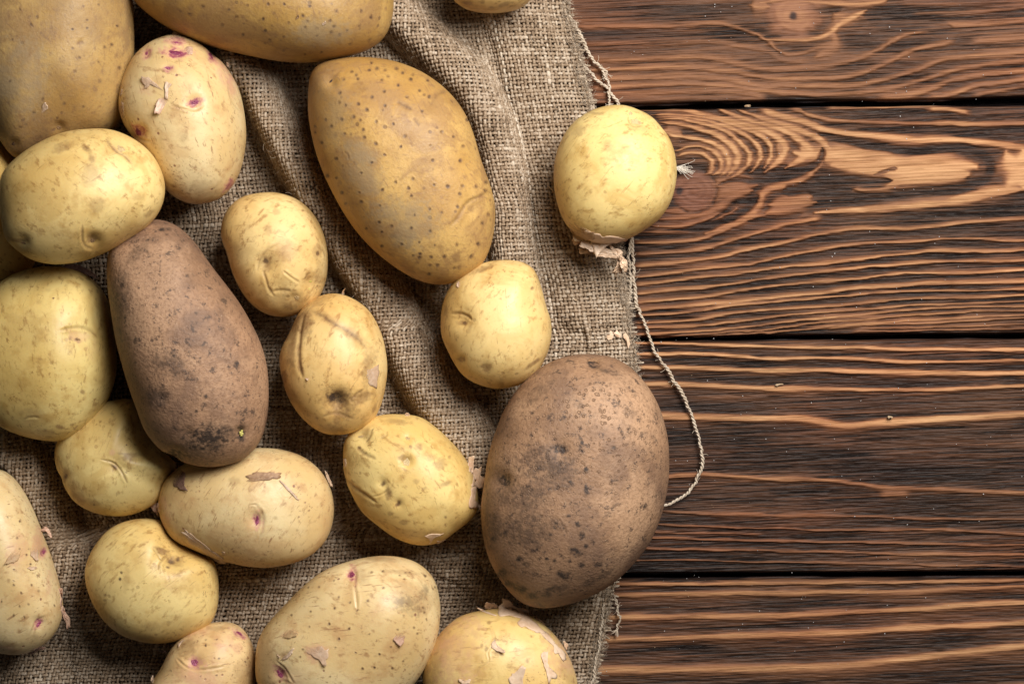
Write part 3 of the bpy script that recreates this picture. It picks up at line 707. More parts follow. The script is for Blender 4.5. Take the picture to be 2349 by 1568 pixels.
def twine(pts, r, zs, plies=2, turns_per=0.0042, fray=0, tone=.86):
    """paths of the plies of a twisted yarn lying on the plan"""
    L = smooth_line(pts, max(40, int(len(pts) * 26)))
    z = np.interp(np.linspace(0, 1, len(L)), np.linspace(0, 1, len(zs)), zs)
    P = np.column_stack([wx(L[:, 0]), wy(L[:, 1]), z])
    P[:, 0] += (vnoise(np.arange(len(L)) / 7.0, np.zeros(len(L)) + r * 1e5, 90) - .5) * .0011
    s = np.concatenate([[0], np.cumsum(np.linalg.norm(np.diff(P, axis=0), axis=1))])
    n = max(30, int(s[-1] / .0006)); u = np.linspace(0, s[-1], n)
    P = np.column_stack([np.interp(u, s, P[:, k]) for k in range(3)])
    T = np.gradient(P, axis=0); T /= np.linalg.norm(T, axis=1)[:, None]
    B = np.cross(T, (0, 0, 1.0)); N2 = np.cross(B, T)
    out, tn, rd = [], [], []
    wob = .75 + .5 * vnoise(u / .006, u * 0 + r * 3e4, 91)
    for k in range(plies):
        a = 2 * np.pi * (u / turns_per + k / plies)
        out.append(P + (r * .62 * wob)[:, None] * (np.cos(a)[:, None] * B + np.sin(a)[:, None] * N2))
        tn.append(tone + .3 * (vnoise(u / .002, u * 0 + k * 9, 92) - .5)); rd.append(r * .68 * wob)
    for k in range(fray + int(s[-1] / .0045)):
        i0 = rng.integers(0, n) if k >= fray else n - 1
        d = T[i0][:2] if k < fray else np.array([rng.normal(), rng.normal()])
        a0 = math.atan2(d[1], d[0]) + rng.normal(0, .45); Lh = rng.uniform(.0016, .0045); b = rng.normal(0, 1.0)
        ts = np.linspace(0, 1, 5); ang = a0 + b * ts
        xy = P[i0][:2] + np.vstack([[0, 0], np.cumsum(np.stack([np.cos(ang), np.sin(ang)], 1)[:-1] * Lh / 4, 0)])
        out.append(np.column_stack([xy, np.maximum(P[i0][2] + rng.normal(0, .0003) * ts * 2, -.0002)])); tn.append(np.full(5, .8)); rd.append(np.full(5, .0001 if k >= fray else .00014))
    return out, tn, rd

for name, pts, r, zs, fray in [
    ("loose_thread", q(2,0,(525,140),(590,250),(640,360),(690,470),(740,550),(800,610),(870,668)), .00074, [.002, .0012, .0012, .0012], 22),
    ("loose_thread", q(2,0,(620,540),(700,650),(770,730),(830,780),(880,810),(905,860),(940,910),(990,985),(1010,1060)), .00068, [.002, .001, .001, .001], 4),
    ("loose_thread", q(2,0,(825,650),(870,740),(893,810),(888,880),(892,950)), .0005, [.002, .0016, .0014], 18),
    ("loose_thread", q(2,0,(660,735),(700,820),(725,890),(752,1000),(760,1060)), .00058, [.002, .001, .001], 4),
    ("loose_thread", q(2,1,(1060,470),(1095,610),(1105,700),(1112,850),(1120,1000),(1127,1170),(1170,1290),(1222,1420),(1268,1556)) +
        q(2,2,(1330,120),(1400,222),(1480,350),(1560,480),(1620,600),(1680,760),(1720,920),(1742,1020),(1738,1140),(1700,1250),(1620,1370),(1500,1460),(1400,1502),(1310,1530)), .00070, [.0012] * 5, 0),
    ("loose_thread", q(2,1,(1095,600),(1072,740),(1082,900),(1092,1050),(1080,1190)), .00055, [.0016, .0016, .0014], 20),
    ("loose_thread", q(2,3,(925,735),(960,820),(968,900),(985,960),(955,1065)), .00048, [.002, .001, .001], 16),
    ("loose_thread", q(2,3,(845,830),(825,960),(812,1080),(790,1240),(760,1400),(735,1560),(715,1640)), .00062, [.0028, .003, .003], 0),
]:
    o_, t_, r_ = twine(pts, r, zs, 2, .0042, fray)
    tube_obj(name, o_, t_, r_, JUTE, cloth, 5)
# pale frayed yarn tip on the wood right of the round potato
tp, tt_, tr_ = [], [], []
for _ in range(44):
    a = A_((560 + rng.normal(0, 10), 800 + rng.normal(0, 5)))[0]; b = A_((705 + rng.uniform(-40, 120), 822 + rng.normal(0, 36)))[0]
    m = ((a[0] + b[0]) / 2 + rng.normal(0, 2), (a[1] * .6 + b[1] * .4) + rng.normal(0, 1.6))
    L = smooth_line([a, m, (b[0] - 3, b[1] + rng.normal(0, 2.5)), b], 10)
    tp.append(np.column_stack([wx(L[:, 0]), wy(L[:, 1]), .0006 + rng.uniform(0, .0016) * np.linspace(.3, 1, 10)])); tt_.append(np.full(10, .9)); tr_.append(np.full(10, .00009))
TUFT = yarn_material("frayed_tip", (.42, .34, .25), (.66, .57, .45), (.78, .71, .60))
tube_obj("loose_thread", tp, tt_, tr_, TUFT, cloth, 4)

# ------------------------------------------------------------------ potato skins
def skin_material(key, kind, tint, dust):
    n = NT(key + "_skin")
    seed = (abs(hash(key)) if False else sum(ord(c) * (i + 3) for i, c in enumerate(key))) % 97
    co = n.mapping(n.coord(), loc=(seed * .37, seed * .19, seed * .53))
    at = n.attr("marks")
    sp = n.node("SeparateColor", Color=at.outputs["Color"])
    brown, pink, dark, grey = sp.outputs[0], sp.outputs[1], sp.outputs[2], at.outputs["Alpha"]
    big = n.noise(co, 26, 3, .55)
    mid = n.noise(co, 95, 4, .6)
    fine = n.noise(co, 700, 3, .6)
    stk = n.noise(n.mapping(n.mapping(co, rot=(.5, .3, seed * .7)), scale=(150, 340, 240)), 1.0, 4, .65)
    tc = lambda c: tuple(a * b for a, b in zip(c, tint))
    if kind == 'new':
        c = n.mix(n.rng(big, .32, .68), tc((.67, .450, .175)), tc((.785, .600, .290)))
        film = n.noise(co, 42, 5, .62, .6)
        c = n.mix(n.rng(film, .48, .64, 0, .60), c, tc((.57, .365, .130)))
        c = n.mix(n.rng(mid, .52, .72, 0, .60), c, tc((.45, .255, .075)))
        c = n.mix(n.rng(stk, .53, .70, 0, .70), c, tc((.34, .180, .060)))
        frk = n.math('MULTIPLY', n.rng(n.noise(co, 560, 3, .7), .56, .66), n.rng(n.noise(n.mapping(co, loc=(5, 1, 2)), 60, 3, .6), .52, .66))
        c = n.mix(n.math('MULTIPLY', frk, .75), c, tc((.26, .135, .048)))
        scr = n.noise(n.mapping(n.mapping(co, rot=(.3, .2, seed * 1.3)), scale=(60, 900, 300)), 1.0, 3, .6)
        c = n.mix(n.rng(scr, .63, .71, 0, .5), c, tc((.30, .160, .055)))
        v = n.vor(co, 150)
        dot = n.math('MULTIPLY', n.rng(v.outputs["Distance"], .10, .17, 1, 0), n.rng(n.node("SeparateColor", Color=v.outputs["Color"]).outputs[0], .72, .78))
        c = n.mix(n.math('MULTIPLY', dot, .42), c, (.30, .165, .06))
        c = n.mix(n.rng(fine, .5, .8, 0, .14), c, (.42, .27, .11))
        h = n.math('ADD', n.math('MULTIPLY', mid, .5), n.math('ADD', n.math('MULTIPLY', fine, .20), n.math('MULTIPLY', dot, -.25)))
        bs, bd, rough, sss, spec = .30, .0012, n.rng(mid, .3, .7, .40, .54), .06, .42
    elif kind == 'pink':
        c = n.mix(n.rng(big, .32, .68), tc((.64, .440, .190)), tc((.76, .590, .315)))
        film = n.noise(co, 40, 5, .62, .6)
        c = n.mix(n.rng(film, .49, .64, 0, .60), c, tc((.58, .365, .16)))
        c = n.mix(n.rng(mid, .52, .72, 0, .55), c, tc((.46, .245, .095)))
        c = n.mix(n.rng(stk, .54, .72, 0, .70), c, tc((.32, .160, .065)))
        frk = n.math('MULTIPLY', n.rng(n.noise(co, 560, 3, .7), .56, .66), n.rng(n.noise(n.mapping(co, loc=(5, 1, 2)), 60, 3, .6), .52, .66))
        c = n.mix(n.math('MULTIPLY', frk, .75), c, tc((.24, .110, .050)))
        scr = n.noise(n.mapping(n.mapping(co, rot=(.3, .2, seed * 1.3)), scale=(60, 900, 300)), 1.0, 3, .6)
        c = n.mix(n.rng(scr, .62, .70, 0, .7), c, tc((.27, .125, .055)))
        v = n.vor(co, 118)
        dot = n.math('MULTIPLY', n.rng(v.outputs["Distance"], .06, .105, 1, 0), n.rng(n.node("SeparateColor", Color=v.outputs["Color"]).outputs[0], .35, .40))
        c = n.mix(n.math('MULTIPLY', dot, .8), c, (.20, .065, .045))
        c = n.mix(n.rng(fine, .5, .8, 0, .14), c, (.45, .26, .12))
        h = n.math('ADD', n.math('MULTIPLY', mid, .5), n.math('ADD', n.math('MULTIPLY', fine, .25), n.math('MULTIPLY', dot, -.4)))
        bs, bd, rough, sss, spec = .32, .0012, n.rng(mid, .3, .7, .38, .53), .06, .42
    elif kind == 'baker':
        film = n.noise(co, 34, 5, .65, .6)
        c = n.mix(n.rng(big, .34, .66), tc((.350, .200, .058)), tc((.480, .310, .110)))
        c = n.mix(n.rng(mid, .45, .75, 0, .55), c, tc((.29, .165, .060)))
        c = n.mix(n.rng(film, .47, .60, 0, .8), c, tc((.290, .170, .070)))
        c = n.mix(n.rng(stk, .52, .72, 0, .70), c, tc((.225, .125, .060)))
        scr = n.noise(n.mapping(n.mapping(co, rot=(.3, .2, .9 + seed)), scale=(45, 800, 300)), 1.0, 4, .65)
        c = n.mix(n.rng(scr, .60, .70, 0, .6), c, tc((.20, .115, .060)))
        v = n.vor(co, 95)
        dot = n.math('MULTIPLY', n.rng(v.outputs["Distance"], .07, .12, 1, 0), n.rng(n.node("SeparateColor", Color=v.outputs["Color"]).outputs[0], .66, .72))
        c = n.mix(n.math('MULTIPLY', dot, .65), c, (.13, .070, .035))
        v2 = n.vor(n.mapping(co, loc=(4, 2, 1)), 210)
        dot2 = n.math('MULTIPLY', n.rng(v2.outputs["Distance"], .10, .20, 1, 0), n.rng(n.node("SeparateColor", Color=v2.outputs["Color"]).outputs[0], .5, .56))
        c = n.mix(n.math('MULTIPLY', n.math('MULTIPLY', dot2, n.rng(film, .42, .58)), .6), c, (.155, .085, .040))
        c = n.mix(n.rng(fine, .45, .8, 0, .45), c, tc((.22, .125, .045)))
        fl = n.noise(co, 1500, 2, .6)
        c = n.mix(n.rng(fl, .66, .76, 0, .5), c, (.55, .40, .21))
        h = n.math('ADD', n.math('MULTIPLY', mid, .5), n.math('ADD', n.math('MULTIPLY', fine, .45), n.math('MULTIPLY', dot, -.15)))
        bs, bd, rough, sss, spec = .36, .0012, n.rng(mid, .3, .7, .46, .60), .05, .34
    else:
        c = n.mix(n.rng(big, .34, .66), tc((.235, .145, .088)), tc((.350, .220, .135)))
        c = n.mix(n.rng(mid, .44, .72, 0, .6), c, tc((.165, .102, .068)))
        film = n.noise(co, 34, 5, .65, .5)
        c = n.mix(n.rng(film, .46, .62, 0, .55), c, tc((.125, .080, .060)))
        c = n.mix(n.rng(n.noise(n.mapping(co, loc=(2, 9, 4)), 20, 4, .6, .4), .48, .62, 0, .6), c, tc((.43, .285, .18)))
        c = n.mix(n.rng(fine, .40, .75, 0, .60), c, tc((.150, .088, .052)))
        sp2 = n.noise(co, 250, 5, .78)
        c = n.mix(n.rng(sp2, .55, .64, 0, .8), c, (.060, .038, .028))
        wob = n.node("TexNoise", Vector=co, Scale=520, Detail=2).outputs["Color"]
        vm = n.t.nodes.new("ShaderNodeVectorMath"); vm.operation = 'MULTIPLY_ADD'
        n.put(vm.inputs[0], wob); vm.inputs[1].default_value = (.0022, .0022, .0022); n.put(vm.inputs[2], co)
        v = n.vor(vm.outputs[0], 400 if key == 'p12' else 460)
        rough_cells = n.rng(v.outputs["Distance"], .18, .36)
        ring = n.math('MULTIPLY', n.rng(v.outputs["Distance"], .16, .26), n.rng(v.outputs["Distance"], .30, .42, 1, 0))
        pres = n.rng(n.node("SeparateColor", Color=v.outputs["Color"]).outputs[1], .45, .55)
        ring = n.math('MULTIPLY', n.math('MULTIPLY', ring, pres), n.math('ADD', grey, .15))
        c = n.mix(n.math('MULTIPLY', ring, .55), c, (.115, .062, .036))
        fl = n.noise(co, 1300, 2, .6)
        c = n.mix(n.rng(fl, .64, .74, 0, .55), c, (.48, .34, .22))
        h = n.math('ADD', n.math('MULTIPLY', mid, .4), n.math('ADD', n.math('MULTIPLY', fine, .45), n.math('MULTIPLY', ring, -.35)))
        bs, bd, rough, sss, spec = .70, .0012, .58, .0, .32
    # marks that grew or rubbed into the skin, broken up by noise
    bn = n.math('MULTIPLY', brown, n.rng(mid, .28, .62, .55, 1.0), clamp=True)
    c = n.mix(n.math('MULTIPLY', bn, .92), c, n.mix(n.rng(fine, .4, .6), (.175, .085, .032), (.27, .15, .062)))
    if kind != 'russet':
        gm = n.math('MULTIPLY', grey, n.rng(n.noise(co, 55, 4, .7), .36, .62, .15, 1.0), clamp=True)
        c = n.mix(n.math('MULTIPLY', gm, .8), c, (.315, .225, .125) if kind == 'baker' else (.60, .335, .195))
    pn = n.math('MULTIPLY', pink, n.rng(n.noise(co, 300, 4, .7), .25, .70, .35, 1.1), clamp=True)
    c = n.mix(n.rng(pn, .0, .6, 0, .62), c, (.60, .27, .215))
    c = n.mix(n.rng(pn, .42, 1.0, 0, .88), c, (.25, .032, .085))
    dn = n.math('MULTIPLY', dark, n.rng(n.noise(co, 330, 4, .75), .34, .58, .25, 1.15), clamp=True)
    c = n.mix(n.math('MULTIPLY', dn, .95), c, (.045, .027, .020) if kind != 'russet' else (.036, .025, .020))
    nor = n.bump(h, bs, bd)
    m = n.done(Base__Color=c, Roughness=rough, Specular__IOR__Level=spec, Normal=nor, Subsurface__Weight=sss, Subsurface__Scale=.006)
    n.bsdf.inputs["Subsurface Radius"].default_value = (1.0, .55, .2)
    return m

def simple(name, c1, c2, rough=.5, scale=800, bump=.4, spec=.35, alpha=1.0):
    n = NT(name)
    co = n.coord()
    f = n.noise(co, scale, 4, .6); g = n.noise(co, scale * .12, 3)
    c = n.mix(n.rng(n.math('ADD', n.math('MULTIPLY', f, .5), n.math('MULTIPLY', g, .5)), .36, .64), c1, c2)
    return n.done(Base__Color=c, Roughness=rough, Specular__IOR__Level=spec, Normal=n.bump(f, bump, .0006), Alpha=n.math('MULTIPLY', n.rng(g, .35, .65, alpha, min(1.0, alpha * 1.4)), n.node('SeparateColor', Color=n.attr('fade').outputs['Color']).outputs[0]) if alpha < 1 else 1.0)

PEEL = simple("peel", (.64, .43, .275), (.78, .585, .42), .44, 500, .25, .4, .66)
PEEL_LOOSE = simple("peel_loose", (.60, .395, .245), (.76, .56, .39), .46, 420, .3, .4)
PEEL_DARK = simple("peel_brown", (.27, .145, .075), (.46, .28, .155), .5, 700, .4, .35, .85)
EYE_PINK = simple("eye_magenta", (.14, .012, .045), (.36, .085, .150), .42, 1100, .6, .5)
EYE_BROWN = simple("eye_brown", (.115, .060, .028), (.33, .20, .092), .6, 1200, .8)
EYE_DARK = simple("eye_dark", (.035, .022, .016), (.15, .085, .048), .7, 1200, .8)
BUD = simple("bud_green", (.36, .30, .05), (.62, .56, .17), .5, 1500, .4)
SCAR = simple("scar_tan", (.40, .25, .10), (.62, .47, .24), .5, 1100, .5)

# ------------------------------------------------------------------ what marks each potato (places on the plan)
def mk(key, what, *items): PT[key][what] += list(items)
# dent: (x, y, radius, depth mm); crease: (points, half width, depth mm, brown, lip mm)
# stain: (channel, x, y, rx, ry, angle, strength); spot: (x, y, r); eye: (x, y, rx, ry, angle, colour)
def Q1(tx, ty, x, y): return q(tx, ty, (x, y))[0]
def eyes(key, tx, ty, *L):
    for x, y, rx, ry, a, c in L:
        X, Y = Q1(tx, ty, x, y)
        PT[key]['eye'].append((X, Y, rx / 4, ry / 4, a, c))
def spots(key, tx, ty, r, *L):
    for x, y in L:
        X, Y = Q1(tx, ty, x, y); PT[key]['spot'].append((X, Y, r))
def stains(key, tx, ty, *L):
    for ch, x, y, rx, ry, a, s in L:
        X, Y = Q1(tx, ty, x, y); PT[key]['stain'].append((ch, X, Y, rx / 4, ry / 4, a, s))
def creases(key, tx, ty, *L):
    for pts, hw, dep, br, lip in L: PT[key]['crease'].append((q(tx, ty, *pts), hw / 4, dep, br, lip))
def dents(key, tx, ty, *L):
    for x, y, r, d in L:
        X, Y = Q1(tx, ty, x, y); PT[key]['dent'].append((X, Y, r / 4, d))
def flakes(key, tx, ty, *L):
    for pts, lift, dr, col in L: PT[key]['flake'].append((q(tx, ty, *pts), lift, dr, col))

eyes('p1', 0, 0, (540, 1172, 34, 30, 0, 'brown'), (122, 1320, 22, 26, 0, 'dark'))
dents('p1', 0, 0, (540, 1172, 70, 1.6), (122, 1320, 55, 1.4), (740, 392, 40, .5))
stains('p1', 0, 0, ('R', 740, 392, 40, 22, 0, .9), ('R', 350, 1265, 60, 30, .2, .7), ('A', 150, 750, 340, 520, .2, .95), ('R', 890, 240, 90, 110, 0, .45), ('A', 200, 200, 500, 260, 0, .4), ('R', 1000, 1250, 150, 60, -.3, .3))
spots('p1', 0, 0, 4.2, (905, 570), (915, 745), (685, 655), (960, 435), (730, 530), (800, 185), (1075, 240), (905, 45), (290, 230), (665, 270), (1025, 410), (800, 260), (590, 950), (665, 445), (210, 1100), (525, 1085), (115, 365), (340, 155), (765, 60), (185, 90), (565, 1035), (310, 1030), (190, 1165), (90, 745), (390, 910), (765, 980), (1095, 625))
flakes('p1', 0, 0, ([(375, 1020), (410, 945), (440, 985), (400, 1030)], 1.2, (1, -.6), 'peel'))
spots('p2', 1, 0, 4.6, (430, 145), (680, 190), (300, 215), (450, 255), (557, 262), (690, 300), (690, 35), (260, 40), (737, 103), (490, 57), (950, 235), (65, 175), (125, 370), (255, 465), (870, 405), (110, 40), (470, 200), (715, 245), (255, 340), (560, 325), (770, 320), (85, 285), (1055, 158), (965, 103), (835, 285), (1040, 370), (600, 480), (450, 500))
spots('p2', 0, 0, 5, (2100, 90), (2270, 50), (2040, 230), (1745, 130), (1860, 60), (2170, 160), (2230, 320))
stains('p2', 1, 0, ('A', 600, 290, 320, 150, 0, .9), ('R', 310, 70, 60, 18, .3, .6), ('R', 800, 60, 200, 60, 0, .25), ('R', 600, 480, 500, 60, 0, .3))
flakes('p2', 1, 0, ([(360, 180), (385, 140), (395, 150), (378, 185)], .6, (0, -1), 'brown'), ([(605, 230), (635, 195), (638, 220), (620, 232)], .6, (0, -1), 'peel'))
stains('p3', 0, 0, ('R', 570, 1355, 110, 50, -.3, .55), ('R', 790, 1365, 55, 26, .5, 1.0), ('R', 840, 1450, 40, 70, -.4, .7), ('A', 1100, 1350, 70, 70, .5, .4))
creases('p3', 0, 0, ([(975, 1265), (1010, 1330), (1080, 1400), (1150, 1440), (1210, 1510)], 13, .6, .75, .5))
eyes('p3', 0, 0, (1110, 1365, 45, 28, .5, 'scar'))
eyes('p3', 0, 1, (850, 640, 34, 28, 0, 'brown'), (215, 662, 40, 14, .2, 'brown'))
dents('p3', 0, 1, (860, 650, 90, 2.4), (200, 655, 80, 1.5))
stains('p3', 0, 1, ('R', 830, 40, 90, 130, 0, .4), ('R', 890, 320, 90, 90, 0, .4), ('R', 850, 640, 70, 55, 0, .85), ('R', 170, 650, 60, 20, .25, .8), ('R', 1260, 240, 60, 40, 0, .35), ('R', 1370, 390, 70, 25, -.6, .7), ('R', 500, 580, 300, 70, 0, .18))
creases('p3', 0, 1, ([(755, 490), (752, 600), (765, 670), (800, 710), (860, 732)], 12, .9, .7, .8))
eyes('p4', 0, 0, (1610, 485, 80, 24, .15, 'pink'), (1620, 392, 26, 14, 0, 'pink'), (1345, 490, 16, 24, .4, 'pink'), (1540, 625, 34, 18, .2, 'pink'), (1935, 510, 16, 46, -.5, 'pink'), (1790, 940, 52, 24, -.2, 'pink'), (1268, 1212, 30, 48, -.5, 'pink'))
stains('p4', 0, 0, ('G', 1620, 480, 160, 62, .1, .95), ('G', 1610, 370, 130, 46, .1, .8), ('G', 1345, 490, 50, 80, .3, .75), ('G', 1540, 625, 70, 42, 0, .85), ('G', 1950, 520, 45, 110, -.5, .8), ('G', 2050, 660, 90, 170, -.3, .4), ('G', 1790, 940, 95, 52, -.2, .85), ('G', 1265, 1210, 70, 95, -.5, .85), ('A', 2130, 790, 60, 110, 0, .9), ('R', 1500, 640, 26, 26, 0, .8), ('A', 1340, 830, 80, 60, 0, .5), ('R', 1690, 1260, 60, 60, 0, .3))
stains('p4', 0, 1, ('G', 2100, 130, 40, 90, .6, .9), ('R', 1900, 160, 160, 90, 0, .35))
dents('p4', 0, 0, (1620, 480, 100, 1.3), (1540, 625, 60, 1.0), (1790, 945, 90, 2.0), (1268, 1212, 80, 1.8), (1940, 510, 60, 1.2), (1345, 490, 50, 1))
creases('p4', 0, 0, ([(1545, 945), (1650, 992), (1780, 1010), (1880, 968)], 11, .7, .25, .9), ([(1170, 1080), (1220, 1240), (1300, 1285), (1390, 1298)], 12, .7, .4, .8), ([(2085, 700), (2110, 900), (2200, 1030)], 6, .2, .35, .4))
flakes('p4', 0, 0,
    ([(1300, 725), (1350, 712), (1420, 750), (1490, 830), (1470, 815), (1390, 765), (1345, 770), (1350, 815), (1320, 800)], 1.6, (-.3, -1), 'peel'),
    ([(1530, 890), (1550, 905), (1475, 1030), (1415, 1022), (1440, 940), (1475, 900)], 2.0, (-1, .6), 'brownpink'),
    ([(1510, 780), (1545, 755), (1580, 770), (1548, 800), (1540, 900), (1515, 890)], 1.2, (-1, 0), 'peel'),
    ([(1585, 335), (1592, 298), (1640, 293), (1690, 318), (1660, 345)], 2.2, (0, -1), 'peel'),
    ([(1680, 470), (1730, 425), (1760, 440), (1775, 480), (1735, 500)], 1.4, (1, -.5), 'brownpink'),
    ([(1118, 820), (1125, 840), (1108, 880), (1096, 870)], 1.5, (-1, 0), 'peel'),
    ([(1128, 950), (1140, 1080), (1105, 1040), (1082, 1005), (1105, 960)], 2.5, (-1, 0), 'peel'),
    ([(2075, 575), (2095, 580), (2100, 620), (2080, 605)], 1.5, (1, -.5), 'peel'))
P5S = [(1060,578),(1185,645),(1213,700),(1155,735),(920,690),(1345,670),(1290,630),(1420,728),(1575,740),(1305,785),(1175,840),(1502,832),(1545,870),(1590,887),(1385,890),(1065,893),(940,955),(1183,970),(1018,1010),(1525,1020),(820,965),(785,1095),(897,1075),(958,1105),(1105,1118),(985,1190),(1260,1138),(815,1225),(640,1100),(545,1215),(1368,1248),(1705,1212),(1812,1255),(1600,1337),(1900,1342),(1330,1345),(1100,1318),(995,1262),(1620,1472),(1875,1475),(1180,1420),(735,1457),(1060,1492),(605,1308),(880,658),(805,728),(545,1160),(690,1160),(935,725),(1110,630),(1040,645),(760,940),(770,850),(2095,1470),(1940,1100),(1440,688)]
spots('p5', 1, 0, 4.6, *P5S)
spots('p5', 1, 1, 4.6, (1440,75),(1632,128),(1760,143),(1895,138),(1160,175),(947,200),(1400,160),(1425,230),(965,285),(1135,320),(1850,330),(1595,350),(1705,380),(1455,405),(1130,472),(1245,508),(1425,525),(1597,553),(1155,560),(1012,528),(1335,673),(1497,655),(1640,680),(1845,675),(1440,775),(1505,762),(1500,795),(1605,790),(1730,785),(1975,785),(2075,480),(740,65),(790,200),(825,300),(2105,180),(965,20),(1280,105),(655,45),(2110,105),(2020,145),(1870,210),(1155,690),(1595,865),(1665,865),(1860,885),(1590,945),(2040,670),(2130,400))
creases('p5', 1, 0, ([(1290, 932), (1350, 965), (1440, 1012)], 20, .5, .95, .4), ([(1440, 1080), (1470, 1120), (1497, 1160)], 17, .4, .9, .4), ([(1760, 832), (1680, 860), (1640, 900), (1600, 975)], 24, .6, .55, .5), ([(810, 1390), (840, 1420), (855, 1470)], 9, .3, .8, .4), ([(560, 640), (700, 690), (775, 650)], 14, .4, .3, .4))
creases('p5', 1, 1, ([(2155, 195), (2060, 235), (1965, 285), (1905, 345), (1850, 430), (1770, 520)], 17, 1.3, .6, 1.0))
eyes('p5', 1, 0, (688, 745, 34, 14, -.8, 'dark'))
dents('p5', 1, 0, (688, 745, 70, 1.5), (1610, 960, 90, .8))
dents('p5', 1, 1, (1980, 320, 110, 1.2))
stains('p5', 1, 0, ('A', 650, 1000, 260, 360, 0, .6), ('A', 950, 1400, 250, 130, .6, .9), ('R', 1800, 940, 110, 40, .2, .4), ('R', 930, 810, 120, 60, -.5, .6), ('R', 640, 640, 150, 60, 0, .35), ('R', 1550, 950, 200, 60, .3, .25))
stains('p5', 1, 1, ('A', 1350, 480, 360, 300, .3, .9), ('A', 1000, 60, 260, 160, .6, .7), ('R', 1840, 790, 60, 50, 0, .8), ('R', 1980, 340, 40, 40, 0, .6), ('R', 1500, 960, 300, 60, .1, .4), ('R', 1260, 590, 60, 22, -.6, .7), ('R', 1640, 690, 160, 22, .2, .5))
stains('p6', 2, 0, ('R', 620, 1200, 80, 45, -.6, .55), ('R', 770, 1040, 70, 16, .1, .55), ('R', 880, 1330, 60, 60, 0, .3), ('R', 1150, 1170, 120, 60, .3, .3), ('A', 1130, 1090, 60, 50, .4, .3))
eyes('p6', 2, 0, (1088, 1042, 22, 18, 0, 'scar'), (1140, 1120, 56, 26, .25, 'scar'))
creases('p6', 2, 0, ([(1065, 1045), (1070, 1090), (1095, 1140), (1150, 1158), (1205, 1140)], 8, .4, .6, .4), ([(1195, 1115), (1205, 1130)], 7, .2, 1.0, .1))
dents('p6', 2, 0, (1130, 1090, 100, 1.2), (1330, 1190, 120, .8))
flakes('p6', 2, 1,
    ([(510, 470), (560, 490), (700, 545), (760, 570), (740, 620), (690, 640), (600, 650), (545, 560)], .5, (0, 1), 'tanskin'),
    ([(680, 560), (775, 575), (840, 598), (900, 600), (1030, 625), (960, 665), (860, 700), (800, 760), (770, 770), (730, 690), (700, 640)], 1.4, (0, 1), 'loose'),
    ([(640, 650), (700, 640), (735, 700), (760, 745), (720, 742), (690, 715), (630, 700)], 1.0, (-.5, 1), 'loose'),
    ([(625, 700), (690, 725), (760, 745), (750, 758), (625, 752)], -6.0, (0, 1), 'loose'),
    ([(760, 740), (850, 700), (930, 745), (1000, 770), (960, 800), (880, 798), (780, 785)], -3.0, (.5, 1), 'loose'),
    ([(920, 690), (1015, 735), (1005, 770), (1040, 810), (1010, 850), (975, 800), (910, 725)], -4.0, (1, .6), 'loose'),
    ([(975, 790), (1010, 790), (1000, 860), (1010, 920), (985, 935), (950, 950), (930, 930), (960, 860)], -7.0, (0, 1), 'loose'),
    ([(1000, 830), (1040, 800), (1060, 870), (1055, 925), (1030, 920), (990, 870)], -4.0, (1, 1), 'loose'),
    ([(555, 630), (620, 650), (615, 675), (565, 675)], -4.0, (-1, 1), 'loose'))
stains('p7', 0, 1, ('B', 1480, 540, 36, 22, 0, 1), ('B', 1550, 535, 24, 16, 0, .9), ('B', 1355, 632, 16, 12, 0, .9), ('B', 1100, 1150, 110, 260, 0, .5), ('B', 1250, 760, 160, 60, -.8, .35), ('B', 1060, 1480, 60, 200, 0, .45), ('B', 1900, 920, 26, 18, 0, .9), ('B', 2050, 1190, 30, 24, 0, .9), ('B', 1800, 1310, 20, 18, 0, .9), ('B', 1720, 960, 26, 16, 0, .8), ('B', 1100, 1230, 26, 22, 0, .9), ('B', 1120, 1040, 30, 26, 0, .8))
creases('p7', 0, 1, ([(1415, 660), (1370, 715), (1325, 765), (1310, 800), (1290, 842)], 8, .6, 0, .5))
PT['p7']['stain'].append(('B', *Q1(0, 1, 1350, 750), 16, 3.2, .9, .95))
stains('p7', 0, 2, ('B', 1900, 880, 270, 130, -.1, .95), ('B', 1550, 200, 210, 120, .3, .6), ('B', 1600, 1040, 90, 50, .3, 1), ('B', 1450, 500, 130, 110, 0, .55), ('B', 2218, 850, 40, 95, 0, 1), ('B', 1870, 580, 30, 22, 0, .9), ('B', 1890, 500, 22, 30, 0, .9), ('B', 1380, 430, 30, 40, 0, .8), ('B', 1690, 300, 160, 60, 0, .3), ('B', 1660, 655, 18, 16, 0, .9), ('B', 1800, 640, 18, 14, 0, .9), ('B', 2100, 560, 18, 14, 0, .9), ('B', 2170, 200, 22, 26, 0, .9), ('B', 1730, 1000, 300, 90, 0, .5))
dents('p7', 0, 2, (2218, 840, 75, 2.0), (1600, 1040, 90, 1.6), (1720, 840, 80, .8), (1480, 510, 60, .6))
eyes('p7', 0, 2, (1600, 1040, 42, 24, .3, 'dark'), (1490, 512, 26, 12, .4, 'dark'))
PT['p7']['bud'].append(Q1(0, 2, 2214, 838))
stains('p8', 1, 1, ('R', 95, 850, 60, 90, .3, .75), ('R', 200, 760, 200, 110, -.2, .28), ('R', 300, 1180, 180, 90, 0, .45), ('R', 560, 740, 60, 70, 0, .5), ('R', 590, 1000, 40, 60, 0, .7), ('R', 300, 1250, 70, 30, .2, .6), ('R', 190, 375, 40, 30, 0, .4), ('R', 110, 545, 50, 50, 0, .4), ('R', 600, 940, 70, 140, .1, .4), ('R', -100, 620, 120, 250, 0, .25))
